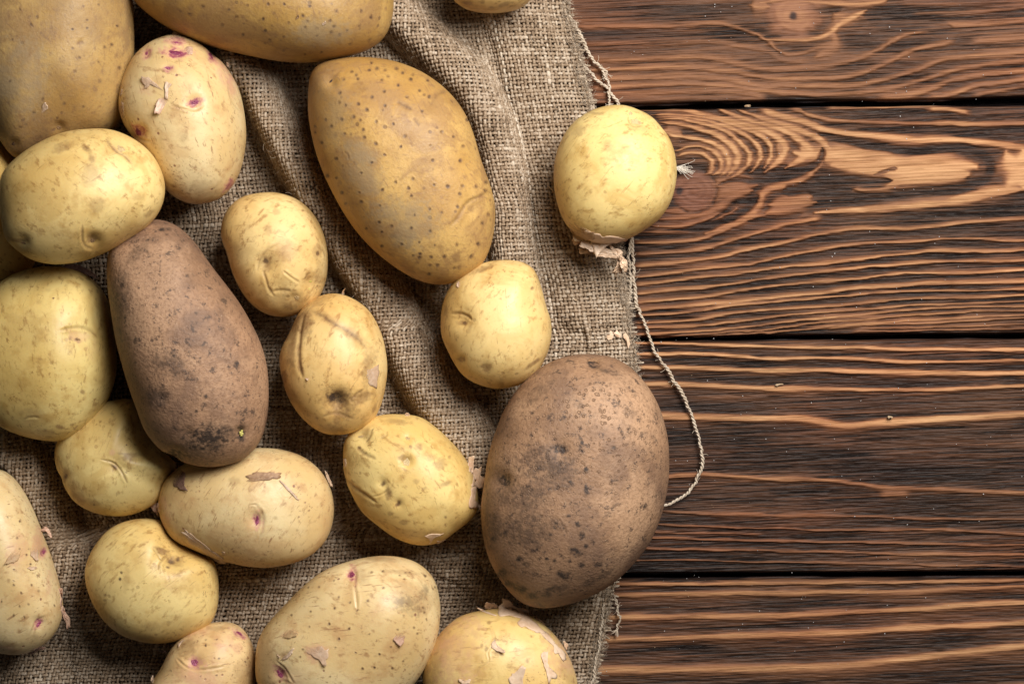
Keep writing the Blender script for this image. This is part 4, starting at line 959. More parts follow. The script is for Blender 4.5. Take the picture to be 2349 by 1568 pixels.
creases('p8', 1, 1, ([(185, 678), (90, 735), (25, 830), (5, 925)], 13, .8, .55, .9), ([(60, 925), (90, 1000), (115, 1080), (168, 1160)], 13, 1.2, .6, .9), ([(150, 1112), (230, 1108), (330, 1110)], 17, 1.1, .5, .9), ([(250, 920), (320, 975), (405, 1030)], 11, 1.0, .35, 1.2), ([(560, 700), (615, 735), (640, 800)], 9, .7, .4, .9), ([(455, 1010), (480, 960), (510, 935)], 10, .8, .5, .8))
eyes('p8', 1, 1, (90, 830, 40, 34, .4, 'brown'), (565, 760, 20, 26, 0, 'brown'), (375, 1165, 26, 22, 0, 'scar'), (500, 1015, 20, 14, 0, 'bud'), (490, 1082, 14, 12, 0, 'bud'))
dents('p8', 1, 1, (90, 860, 120, 2.0), (500, 1040, 110, 1.8), (230, 1110, 120, 1.2), (360, 1170, 60, .8))
creases('p9', 1, 1, ([(480, 1275), (600, 1325), (700, 1390), (800, 1450), (880, 1500), (960, 1568), (1020, 1650)], 34, .5, .85, .5), ([(445, 1300), (412, 1440), (398, 1568), (388, 1680), (400, 1800), (428, 1900)], 20, 2.2, 1.0, .9))
stains('p9', 1, 1, ('R', 440, 1400, 90, 170, .2, .95), ('R', 330, 1480, 90, 130, .4, .55), ('R', 580, 1200, 90, 50, -.3, .6))
stains('p9', 1, 2, ('B', 740, 545, 110, 62, .6, 1), ('R', 760, 560, 190, 140, .3, .95), ('R', 760, 660, 150, 62, .2, .75), ('R', 960, 520, 130, 65, -.5, .85), ('R', 1040, 230, 80, 210, .1, .65), ('R', 260, 330, 36, 90, 0, .75), ('R', 330, 80, 70, 160, 0, .65), ('R', 700, 790, 120, 45, .1, .6), ('R', 330, 480, 50, 130, -.5, .5), ('R', 1090, 600, 20, 60, .4, .6), ('R', 740, 740, 50, 50, 0, .6))
creases('p9', 1, 2, ([(1000, 430), (930, 490), (880, 540), (900, 580)], 16, .9, .6, .8), ([(600, 690), (700, 680), (800, 690), (900, 710)], 12, .6, .6, .6), ([(280, 250), (235, 330), (270, 410)], 9, .5, .6, .6), ([(1050, 30), (1010, 0)], 12, .5, .4, .6))
dents('p9', 1, 2, (750, 550, 140, 4.6), (760, 660, 120, 1.4), (950, 520, 90, 1.2))
flakes('p9', 1, 2, ([(1025, 265), (1060, 245), (1130, 235), (1105, 400), (1025, 375)], 1.0, (1, 0), 'peel'), ([(455, 330), (480, 325), (478, 352), (460, 350)], .8, (0, 1), 'peel'))
flakes('p9', 1, 1, ([(785, 1135), (790, 1110), (822, 1070), (805, 1105), (810, 1140)], 3.0, (0, -1), 'peel'))
creases('p10', 1, 1, ([(1785, 1315), (1855, 1303), (1930, 1330), (1975, 1372)], 14, 1.4, .4, 1.3))
eyes('p10', 1, 1, (1895, 1395, 26, 24, 0, 'brown'))
dents('p10', 1, 1, (1890, 1350, 110, 2.2))
stains('p10', 1, 1, ('R', 1870, 1390, 55, 30, 0, .8), ('R', 1960, 1440, 24, 60, .3, .4), ('R', 2080, 900, 130, 28, -.35, .7), ('R', 1880, 1320, 80, 20, .2, .4), ('R', 1740, 1280, 20, 60, .2, .6))
stains('p10', 1, 2, ('R', 1880, 165, 50, 34, .8, .95), ('R', 2112, 235, 55, 50, 0, .9), ('R', 1800, 60, 60, 60, 0, .25), ('R', 2250, 380, 30, 60, 0, .4))
stains('p10', 2, 2, ('R', 200, 195, 100, 20, -.6, .9))
stains('p10', 2, 1, ('R', 240, 970, 26, 120, -.25, .5), ('R', 183, 1072, 20, 18, 0, .9), ('R', 138, 980, 10, 10, 0, .9), ('R', 215, 1015, 8, 8, 0, .9))
dents('p10', 1, 2, (1880, 165, 55, .9), (2112, 235, 60, .5))
flakes('p10', 1, 1, ([(1840, 1060), (1850, 1015), (1872, 1020), (1868, 1062)], .8, (-1, 0), 'peel'))
creases('p11', 1, 2, ([(1195, 820), (1195, 860), (1130, 895)], 11, .8, .4, .9), ([(920, 965), (1000, 1030), (1100, 1078)], 18, 1.2, .8, .8), ([(812, 1245), (900, 1330), (1000, 1402), (1112, 1482)], 17, 1.8, .7, 1.0), ([(1062, 800), (1030, 860), (990, 910)], 16, 1.0, .7, .7), ([(1260, 1240), (1240, 1330), (1150, 1400), (1060, 1420)], 9, .5, .2, .9), ([(1385, 1090), (1300, 1140)], 10, .5, .1, .5))
eyes('p11', 1, 2, (1392, 885, 26, 16, .4, 'scar'), (1382, 1105, 34, 38, .3, 'scar'), (1160, 1300, 26, 34, .5, 'brown'), (1302, 1490, 24, 34, .6, 'brown'), (965, 868, 34, 14, -.2, 'scar'), (1072, 800, 7, 10, .4, 'dark'), (940, 970, 24, 16, .5, 'brown'))
dents('p11', 1, 2, (1385, 1095, 70, 1.8), (1392, 885, 50, 1.0), (980, 880, 110, 1.6), (1160, 1300, 60, 1.2), (1302, 1490, 60, 1.2), (1200, 1400, 60, .8))
stains('p11', 1, 2, ('R', 1690, 1120, 75, 65, .3, .6), ('R', 1545, 1345, 34, 16, -.4, .8), ('R', 1470, 1282, 34, 26, 0, .6), ('R', 1735, 1300, 60, 24, -.4, .6), ('R', 1210, 1390, 36, 70, .2, .85), ('R', 1500, 960, 36, 40, 0, .5), ('R', 1360, 1060, 60, 40, 0, .7), ('R', 1010, 830, 70, 50, -.3, .5), ('R', 1310, 735, 120, 30, .1, .45), ('R', 1420, 965, 16, 22, 0, .7), ('R', 1775, 1055, 18, 22, 0, .6), ('R', 820, 1200, 16, 80, 0, .6), ('R', 1620, 1060, 60, 40, 0, .4))
stains('p11', 1, 3, ('R', 1360, 85, 44, 30, 0, .9), ('R', 1230, 10, 30, 24, 0, .7), ('R', 1600, 200, 100, 50, -.1, .5), ('R', 1740, 40, 14, 14, 0, .9), ('R', 1735, 110, 12, 12, 0, .9), ('R', 1400, 200, 400, 50, 0, .3))
flakes('p11', 1, 2,
    ([(1950, 1062), (2005, 1058), (2000, 1110), (1990, 1205), (1965, 1200), (1952, 1130)], 2.0, (1, -.4), 'loose'),
    ([(1985, 1240), (2010, 1180), (2062, 1150), (2066, 1180), (2052, 1225), (2110, 1250), (2108, 1295), (2080, 1335), (2060, 1342), (2020, 1320), (1985, 1330)], 3.4, (1, 0), 'loose'),
    ([(1975, 1345), (2025, 1335), (2000, 1420), (2005, 1455), (2062, 1500), (2058, 1545), (2000, 1520), (1958, 1508)], 3.0, (1, .3), 'loose'),
    ([(805, 1080), (822, 1075), (825, 1140), (808, 1138)], .8, (-1, 0), 'loose'),
    ([(1368, 662), (1400, 652), (1408, 676), (1375, 680)], 1.0, (0, -1), 'loose'))
flakes('p11', 1, 3,
    ([(1565, 205), (1690, 192), (1698, 205), (1640, 225), (1595, 280), (1590, 250)], .8, (0, 1), 'loose'),
    ([(1660, 262), (1700, 262), (1735, 245), (1700, 272), (1668, 282)], -5, (0, 1), 'loose'))
stains('p12', 2, 2, ('B', 755, 185, 70, 34, .5, 1), ('B', 430, 980, 95, 60, .3, .95), ('A', 750, 560, 420, 330, 0, 1), ('A', 1000, 900, 420, 400, 0, .75), ('A', 600, 1000, 800, 700, 0, .45), ('B', 330, 1150, 330, 220, .2, .6), ('B', 180, 655, 20, 18, 0, 1), ('B', 480, 690, 18, 16, 0, 1), ('B', 635, 930, 22, 34, 0, 1), ('B', 640, 1005, 20, 18, 0, 1), ('B', 205, 1000, 22, 18, 0, 1), ('B', 685, 1170, 30, 30, 0, 1), ('B', 545, 1290, 36, 26, .3, .95), ('B', 1220, 1505, 26, 30, 0, .95), ('B', 900, 270, 120, 26, .3, .6), ('B', 680, 1350, 22, 60, 0, .8), ('B', 930, 970, 24, 24, 0, .7), ('B', 620, 580, 60, 40, .3, .45), ('B', 150, 1420, 220, 160, 0, .55), ('B', 1100, 660, 90, 50, 0, .3), ('B', 230, 480, 200, 60, -.7, .3))
stains('p12', 1, 2, ('B', 2255, 1275, 80, 62, .4, 1), ('B', 2300, 1400, 120, 120, 0, .45))
stains('p12', 2, 3, ('B', 420, 120, 80, 60, .4, .9), ('B', 590, 360, 80, 46, .4, 1), ('B', 520, 30, 26, 18, 0, 1), ('B', 610, 105, 34, 34, 0, .95), ('B', 640, 205, 32, 32, 0, .9), ('B', 205, 345, 50, 26, .2, .95), ('B', 470, 570, 70, 40, .4, .95), ('B', 310, 750, 60, 32, 0, .9), ('B', 530, 440, 24, 24, 0, 1), ('B', 390, 440, 26, 26, 0, 1), ('B', 130, 470, 40, 26, .4, .95), ('B', 70, 430, 40, 22, 0, .9), ('B', 680, 305, 26, 20, 0, 1), ('B', 740, 265, 20, 22, 0, .9), ('B', 790, 475, 40, 30, -.3, .8), ('B', 640, 480, 30, 30, 0, .8), ('B', 70, 690, 80, 40, .4, .85), ('B', 180, 760, 60, 30, .3, .85), ('B', 430, 690, 130, 36, -.1, .7), ('B', 850, 560, 90, 40, -.5, .5), ('B', 150, 150, 260, 200, 0, .55), ('B', 700, 640, 90, 30, -.4, .5), ('B', 60, 280, 26, 20, 0, .9), ('B', 160, 240, 24, 30, 0, .8), ('B', 320, 420, 20, 18, 0, 1), ('B', 350, 200, 26, 20, 0, .8))
stains('p12', 1, 3, ('B', 2150, 150, 140, 200, 0, .5), ('B', 2260, 560, 50, 60, .4, .9), ('B', 2310, 650, 50, 40, .3, .9), ('B', 2180, 240, 26, 22, 0, .9), ('B', 2290, 190, 30, 40, 0, .8))
dents('p12', 2, 2, (750, 190, 90, 2.2), (440, 980, 120, 1.4), (900, 260, 110, .7))
dents('p12', 1, 2, (2250, 1270, 120, 2.6))
eyes('p12', 2, 2, (755, 178, 52, 18, .45, 'dark'))
eyes('p12', 1, 2, (2255, 1275, 44, 34, .4, 'dark'))
creases('p12', 2, 3, ([(365, 15), (440, 85), (482, 150), (502, 225)], 9, 1.0, .0, .7))
PT['p12']['stain'].append(('B', *Q1(2, 3, 440, 100), 24, 2.6, .9, .8))
flakes('p12', 2, 2, ([(700, 175), (735, 148), (800, 175), (805, 205), (760, 185)], 1.4, (0, -1), 'brown'))
creases('p13', 0, 1, ([(545, 1462), (640, 1440), (740, 1432), (830, 1462), (905, 1535)], 14, 1.2, .45, 1.6))
eyes('p13', 0, 1, (712, 1545, 42, 20, .2, 'brown'), (490, 1167, 16, 14, 0, 'brown'))
dents('p13', 0, 1, (720, 1490, 150, 1.2))
stains('p13', 0, 1, ('A', 740, 1520, 140, 70, .2, .6), ('R', 650, 1530, 20, 26, 0, .9), ('R', 720, 1550, 46, 24, .2, .9), ('R', 440, 1095, 40, 20, 0, .35), ('R', 360, 1200, 30, 24, 0, .35), ('R', 200, 1450, 250, 200, .2, .22), ('R', 810, 985, 26, 18, .5, .7), ('R', 575, 1115, 16, 12, 0, .5), ('R', 895, 1105, 9, 16, 0, .7), ('R', 880, 1175, 9, 16, 0, .7))
creases('p13', 0, 2, ([(205, 720), (250, 695), (320, 690), (370, 700)], 10, .8, .5, .8))
stains('p13', 0, 2, ('R', 290, 660, 130, 50, 0, .4), ('A', 290, 730, 90, 34, -.1, .6), ('R', 545, 782, 46, 20, .3, .9), ('R', 400, 830, 110, 36, 0, .55), ('R', 440, 875, 40, 20, 0, .6), ('A', 840, 80, 80, 90, .3, .5), ('R', 755, 458, 30, 22, .4, .8), ('R', 370, 160, 20, 14, 0, .5), ('R', 660, 760, 20, 10, 0, .9), ('R', 690, 795, 16, 12, 0, .9))
creases('p14', 0, 2, ([(920, 1078), (1030, 1108), (1105, 1180), (1140, 1240), (1165, 1300)], 11, .9, .6, 1.2))
eyes('p14', 0, 2, (1040, 1150, 40, 18, .6, 'brown'), (588, 1240, 20, 34, .1, 'brown'), (1160, 946, 9, 8, 0, 'dark'), (865, 1492, 12, 16, 0, 'brown'))
dents('p14', 0, 2, (1060, 1140, 110, 1.6), (588, 1230, 60, 1.2))
stains('p14', 0, 2, ('R', 1190, 1055, 110, 40, -.2, .7), ('R', 1150, 1030, 80, 16, .1, .6), ('R', 590, 1225, 36, 70, .1, .7), ('R', 720, 1420, 90, 60, .5, .6), ('R', 860, 1480, 70, 34, .3, .5), ('R', 690, 1330, 100, 60, .6, .3), ('A', 1030, 1015, 30, 30, 0, .7), ('R', 918, 733, 16, 10, 0, .7), ('R', 1030, 660, 18, 10, .3, .6), ('R', 1085, 1390, 20, 18, 0, .5))
eyes('p15', 1, 3, (10, 72, 20, 60, .1, 'pink'))
stains('p15', 1, 3, ('G', 10, 70, 46, 95, .1, .9), ('R', 300, 160, 300, 30, 0, .1), ('G', 65, 120, 14, 110, .1, .4), ('R', 180, 50, 30, 20, 0, .5), ('R', 380, 160, 20, 14, 0, .6))
dents('p15', 1, 3, (5, 70, 90, 2.0))
creases('p15', 1, 3, ([(20, -60), (60, 10), (70, 70), (55, 170), (10, 270)], 11, 1.0, .25, 1.0))
creases('p15', 1, 2, ([(-50, 1490), (10, 1500), (40, 1568)], 9, .6, .35, .7), ([(215, 1275), (290, 1370), (370, 1435)], 7, .3, .2, .7), ([(170, 1280), (250, 1420), (300, 1430)], 6, .3, .15, .7))
stains('p15', 0, 2, ('R', 1600, 1230, 60, 90, 0, .4), ('R', 2150, 1280, 60, 46, 0, .5), ('G', 1500, 1480, 60, 90, 0, .3), ('R', 1750, 1220, 200, 60, -.2, .25))
stains('p15', 0, 3, ('G', 1530, 60, 60, 110, 0, .35), ('R', 1580, 150, 150, 100, .4, .35), ('R', 2000, 430, 250, 50, .2, .3))
flakes('p15', 1, 2, ([(-90, 1225), (-20, 1205), (100, 1195), (185, 1192), (216, 1215), (205, 1248), (150, 1262), (0, 1278), (-80, 1270)], 1.0, (.2, -1), 'brown'),
    ([(215, 1275), (240, 1285), (380, 1420), (370, 1438), (300, 1370)], 1.0, (1, -1), 'peel'),
    ([(630, 1180), (660, 1215), (698, 1300), (685, 1325), (655, 1260)], 1.6, (1, -.3), 'peel'))
flakes('p15', 0, 2, ([(1600, 1200), (1650, 1165), (1700, 1230), (1690, 1300), (1710, 1362), (1640, 1350), (1592, 1300)], 1.3, (1, .6), 'purple'),
    ([(1335, 1445), (1380, 1432), (1450, 1480), (1460, 1540), (1440, 1590), (1400, 1540)], -2.0, (-1, 0), 'brownpink'),
    ([(1425, 1270), (1470, 1245), (1530, 1250), (1480, 1275), (1440, 1300)], -3, (-1, 0), 'purple'))
flakes('p15', 0, 3, ([(1668, 165), (1700, 155), (1740, 190), (1830, 255), (1955, 355), (2072, 432), (1985, 445), (1900, 385), (1830, 330), (1760, 285), (1700, 215)], 1.8, (-.5, .6), 'peel'),
    ([(2040, 355), (2060, 365), (2062, 400), (2040, 385)], 1, (0, -1), 'peel'))
eyes('p16', 0, 3, (1590, 430, 44, 36, .4, 'brown'), (1550, 492, 24, 20, .3, 'brown'), (1648, 412, 20, 30, -.2, 'dark'))
dents('p16', 0, 3, (1590, 440, 130, 2.2))
creases('p16', 0, 3, ([(1395, 318), (1450, 390), (1490, 425), (1560, 360)], 9, .6, .6, .9), ([(1580, 340), (1500, 425), (1465, 480), (1470, 560)], 10, .8, .4, .9), ([(1540, 520), (1555, 650)], 9, .5, .2, .6))
stains('p16', 0, 3, ('R', 1480, 345, 80, 34, .25, .95), ('R', 1600, 430, 100, 70, .1, .6), ('R', 1460, 490, 14, 36, .2, .8), ('B', 1112, 545, 16, 16, 0, 1), ('B', 1100, 605, 14, 20, 0, 1), ('R', 965, 752, 14, 12, 0, .8), ('R', 960, 800, 12, 12, 0, .7), ('R', 1160, 620, 40, 120, .1, .3), ('R', 1400, 1040, 100, 50, 0, .35), ('R', 1350, 1150, 220, 40, -.1, .35), ('R', 1550, 1000, 24, 14, 0, .6), ('A', 1560, 580, 60, 160, 0, .3))
eyes('p17', 0, 3, (402, 360, 18, 26, .2, 'pink'), (355, 1020, 18, 44, .6, 'pink'))
dents('p17', 0, 3, (355, 1015, 70, 1.6), (402, 360, 50, 1.0))
creases('p17', 0, 3, ([(485, 925), (390, 965), (320, 1030), (262, 1135)], 10, .8, .4, 1.0))
stains('p17', 0, 3, ('G', 355, 1020, 42, 70, .6, .85), ('G', 402, 360, 40, 60, .2, .8), ('A', 150, 350, 110, 170, .3, .9), ('A', 370, 250, 80, 200, .2, .95), ('A', 480, 560, 50, 200, .25, .8), ('R', 80, 1210, 140, 40, 0, .45), ('R', 330, 1140, 40, 30, 0, .4), ('R', 80, 620, 18, 24, 0, .8), ('G', 60, 1240, 160, 30, .1, .3))
spots('p17', 0, 3, 2.6, (70, 42), (183, 78), (158, 232), (242, 385), (180, 330), (128, 520), (342, 572), (125, 625), (125, 662), (290, 662), (355, 718), (195, 735), (262, 838), (180, 858), (125, 942), (225, 955), (15, 818), (500, 850), (280, 470))
flakes('p17', 0, 3, ([(285, 320), (340, 310), (350, 380), (345, 438), (290, 400)], 1.2, (.3, 1), 'peel'), ([(255, 500), (330, 490), (335, 510), (295, 525)], .8, (0, 1), 'peel'),
    ([(60, 440), (110, 350), (200, 330), (170, 430), (110, 455), (50, 475)], .5, (0, 1), 'tanskin'),
    ([(372, 165), (400, 132), (440, 140), (470, 190), (468, 230), (445, 200), (420, 160)], -3, (1, -.4), 'brownpink'),
    ([(540, 690), (575, 708), (568, 850), (552, 850), (555, 770)], -1.5, (1, 0), 'brownpink'),
    ([(560, 880), (590, 868), (598, 905), (635, 960), (645, 1040), (618, 1072), (600, 1000), (565, 930)], -9, (1, .5), 'brownpink'),
    ([(270, 1285), (330, 1240), (400, 1228), (412, 1245), (330, 1270), (295, 1300)], -6, (0, 1), 'purple'))
eyes('p18', 0, 3, (1785, 1372, 40, 40, .4, 'pink'), (2195, 1105, 46, 14, .6, 'pink'), (1888, 1215, 16, 22, 0, 'brown'))
dents('p18', 0, 3, (1785, 1372, 90, 2.0), (2195, 1100, 60, 1.2))
creases('p18', 0, 3, ([(1615, 1330), (1720, 1415), (1880, 1432), (2060, 1408)], 11, .9, .4, 1.2))
stains('p18', 0, 3, ('G', 1790, 1365, 95, 75, .3, .85), ('G', 2195, 1105, 100, 40, .6, .85), ('A', 2050, 1190, 110, 100, .4, 1.0), ('A', 1780, 1520, 300, 110, 0, 1.0), ('A', 1850, 1100, 160, 50, -.3, .6), ('R', 1720, 1230, 130, 90, -.6, .65), ('R', 2230, 1450, 90, 160, .2, .5), ('R', 1980, 1060, 130, 26, 0, .5), ('A', 2180, 1240, 50, 60, 0, .9))
spots('p18', 0, 3, 2.4, (1990, 1160), (2110, 1215), (1888, 1165), (2010, 1335), (1988, 1490), (1700, 1500), (1840, 1500), (2250, 1365), (1570, 1450))
flakes('p18', 0, 3, ([(1475, 1268), (1530, 1268), (1520, 1282), (1480, 1280)], -5, (-1, 0), 'purple'), ([(1385, 1525), (1400, 1490), (1412, 1530), (1392, 1560)], 1.5, (-1, 0), 'peel'), ([(1720, 1155), (1680, 1165), (1640, 1195), (1635, 1235), (1650, 1195)], 2.0, (-1, 0), 'peel'))
eyes('p19', 1, 3, (882, 568, 28, 36, .4, 'pink'), (218, 1478, 24, 56, -.6, 'pink'))
dents('p19', 1, 3, (885, 560, 90, 2.0), (215, 1480, 90, 1.8))
creases('p19', 1, 3, ([(860, 470), (915, 545), (905, 650), (918, 760), (930, 890)], 13, 1.3, .2, 1.1), ([(175, 1350), (250, 1420), (300, 1490), (350, 1568)], 10, .8, .35, 1.1), ([(150, 1568), (230, 1545), (330, 1560)], 9, .5, .2, .8))
stains('p19', 1, 3, ('G', 880, 565, 62, 60, .4, .92), ('G', 895, 500, 36, 60, -.5, .55), ('G', 915, 640, 16, 70, .1, .45), ('G', 215, 1475, 55, 90, -.6, .9), ('B', 1400, 850, 150, 90, .3, .42), ('B', 1545, 720, 50, 90, .3, .42), ('R', 1450, 760, 240, 160, .3, .35), ('A', 560, 1300, 120, 100, .3, .95), ('A', 300, 1120, 80, 46, -.3, .8), ('R', 1330, 545, 200, 24, .1, .4), ('R', 280, 1300, 60, 40, -.6, .6), ('A', 300, 1500, 200, 90, .4, .5), ('R', 1000, 600, 60, 80, 0, .3), ('R', 1100, 420, 220, 30, .1, .4))
spots('p19', 1, 3, 3.0, (760, 772), (862, 822), (720, 875), (502, 905), (1025, 805), (1168, 688), (1425, 772), (1372, 548), (1408, 545), (1322, 577), (1362, 610), (1060, 545), (1165, 535), (1355, 942), (1545, 915), (855, 1062), (1038, 1112), (672, 1018), (490, 1045), (762, 1155), (915, 1282), (1132, 1295), (1238, 1230), (1450, 1052), (978, 1428), (1088, 1418), (578, 682), (480, 685), (715, 622), (1550, 578), (1620, 695), (1645, 685), (928, 895), (325, 938), (430, 1252), (730, 1235), (680, 1500), (405, 1320), (1480, 1108), (1530, 870), (1565, 980), (1300, 1070), (1350, 1360), (1250, 1425))
flakes('p19', 1, 3, ([(1270, 1140), (1325, 1095), (1368, 1145), (1335, 1212), (1285, 1200)], 1.4, (0, 1), 'brownpink'),
    ([(450, 1235), (520, 1222), (585, 1220), (640, 1262), (680, 1245), (650, 1330), (628, 1395), (560, 1345), (480, 1290)], 1.0, (.6, 1), 'peel'),
    ([(240, 1120), (300, 1075), (370, 1095), (365, 1130), (290, 1150)], .6, (.4, .6), 'tanskin'),
    ([(230, 1345), (280, 1300), (340, 1245), (330, 1290), (270, 1345)], .8, (1, 1), 'peel'),
    ([(190, 1300), (200, 1292), (220, 1325), (205, 1322)], 1.0, (0, 1), 'peel'))
stains('p20', 1, 3, ('A', 1850, 1250, 280, 380, .2, .85), ('R', 2135, 1010, 20, 22, 0, .9), ('R', 2070, 1212, 18, 18, 0, .8), ('R', 2115, 1245, 20, 24, 0, .8), ('R', 2020, 1110, 60, 40, 0, .3), ('R', 1690, 1300, 90, 300, .2, .5))
stains('p20', 2, 3, ('A', 470, 1350, 160, 320, -.4, .9), ('R', 140, 1352, 20, 26, 0, .8), ('R', 175, 1135, 14, 14, 0, .7), ('R', 510, 1470, 60, 200, -.2, .4))
creases('p20', 1, 3, ([(2140, 1010), (2190, 1120), (2180, 1200), (2130, 1280), (2135, 1360), (2050, 1420), (2020, 1500)], 7, .35, .25, .8))
eyes('p20', 1, 3, (2215, 1235, 40, 18, .3, 'scar'))
flakes('p20', 1, 3, ([(2040, 868), (2120, 905), (2210, 945), (2160, 935), (2070, 905)], 1.5, (0, -1), 'loose'),
    ([(2095, 870), (2120, 825), (2205, 838), (2205, 880), (2120, 885)], 1.0, (0, -1), 'brown'),
    ([(2235, 880), (2248, 790), (2310, 795), (2349, 830), (2440, 900), (2500, 960), (2440, 970), (2349, 950), (2230, 935)], 2.8, (0, -1), 'loose'),
    ([(2160, 1225), (2190, 1155), (2205, 1205), (2290, 1265), (2270, 1280), (2180, 1250)], 1.8, (1, .5), 'loose'),
    ([(1862, 1525), (1920, 1540), (1970, 1522), (1955, 1560), (1890, 1568)], 1.0, (0, 1), 'loose'))
flakes('p20', 2, 3, ([(0, 850), (40, 880), (130, 885), (160, 940), (190, 990), (240, 1030), (280, 1090), (240, 1110), (170, 1070), (100, 1040), (50, 1010), (80, 950)], 2.2, (.7, -1), 'loose'),
    ([(260, 1105), (300, 1100), (380, 1170), (400, 1200), (470, 1270), (490, 1345), (460, 1350), (430, 1290), (385, 1280), (380, 1210)], 1.6, (1, -.6), 'loose'),
    ([(470, 1190), (485, 1178), (515, 1212), (500, 1250)], 1.4, (1, -.3), 'loose'),
    ([(275, 1280), (330, 1250), (320, 1300), (290, 1340), (330, 1380), (350, 1430), (405, 1480), (360, 1530), (330, 1560), (310, 1440), (285, 1370)], 1.0, (-1, 0), 'loose'),
    ([(-20, 1500), (40, 1450), (125, 1412), (100, 1568), (60, 1590), (0, 1590)], 2.0, (1, -.6), 'loose'),
    ([(215, 975), (180, 925), (205, 945), (300, 1020), (270, 1000)], 1.4, (1, -.6), 'brown'))
stains('p21', 1, 0, ('R', 1950, 30, 60, 24, .3, .8), ('R', 2080, 20, 26, 20, 0, .6), ('R', 2160, 70, 26, 16, 0, .6), ('R', 2280, 40, 90, 24, -.3, .6))

for key in ('p8', 'p10', 'p11', 'p14', 'p16'):
    keep = []
    for x, y, rx, ry, a, c in PT[key]['eye']:
        if c in ('brown', 'dark'): PT[key]['stain'].append(('R', x, y, rx * 1.1, ry * 1.1, a, 1.0)); PT[key]['stain'].append(('B', x, y, rx * .7, ry * .7, a, .55))
        else: keep.append((x, y, rx, ry, a, c))
    PT[key]['eye'] = keep

# ------------------------------------------------------------------ build the potatoes
PEELS = {'peel': PEEL, 'loose': PEEL_LOOSE, 'brown': PEEL_DARK, 'brownpink': simple("peel_pinkish", (.56, .33, .22), (.70, .48, .34), .46, 700, .3, .4, .75),
         'purple': simple("peel_purple", (.17, .09, .065), (.32, .19, .14), .5, 700, .4, .35, .8), 'tanskin': simple("peel_tan", (.50, .30, .145), (.64, .44, .23), .48, 700, .3, .35, .55)}
EYES = {'pink': EYE_PINK, 'brown': EYE_BROWN, 'dark': EYE_DARK, 'scar': SCAR, 'bud': BUD}

def lumps(P, seed, amp):
    r = np.random.default_rng(seed)
    out = np.zeros(len(P))
    for _ in range(14):
        k = r.normal(0, 1, 3); k *= r.uniform(55, 150) / np.linalg.norm(k)
        out += np.sin(P @ k + r.uniform(0, 6.28)) * r.uniform(.4, 1)
    return amp * out / 4.0

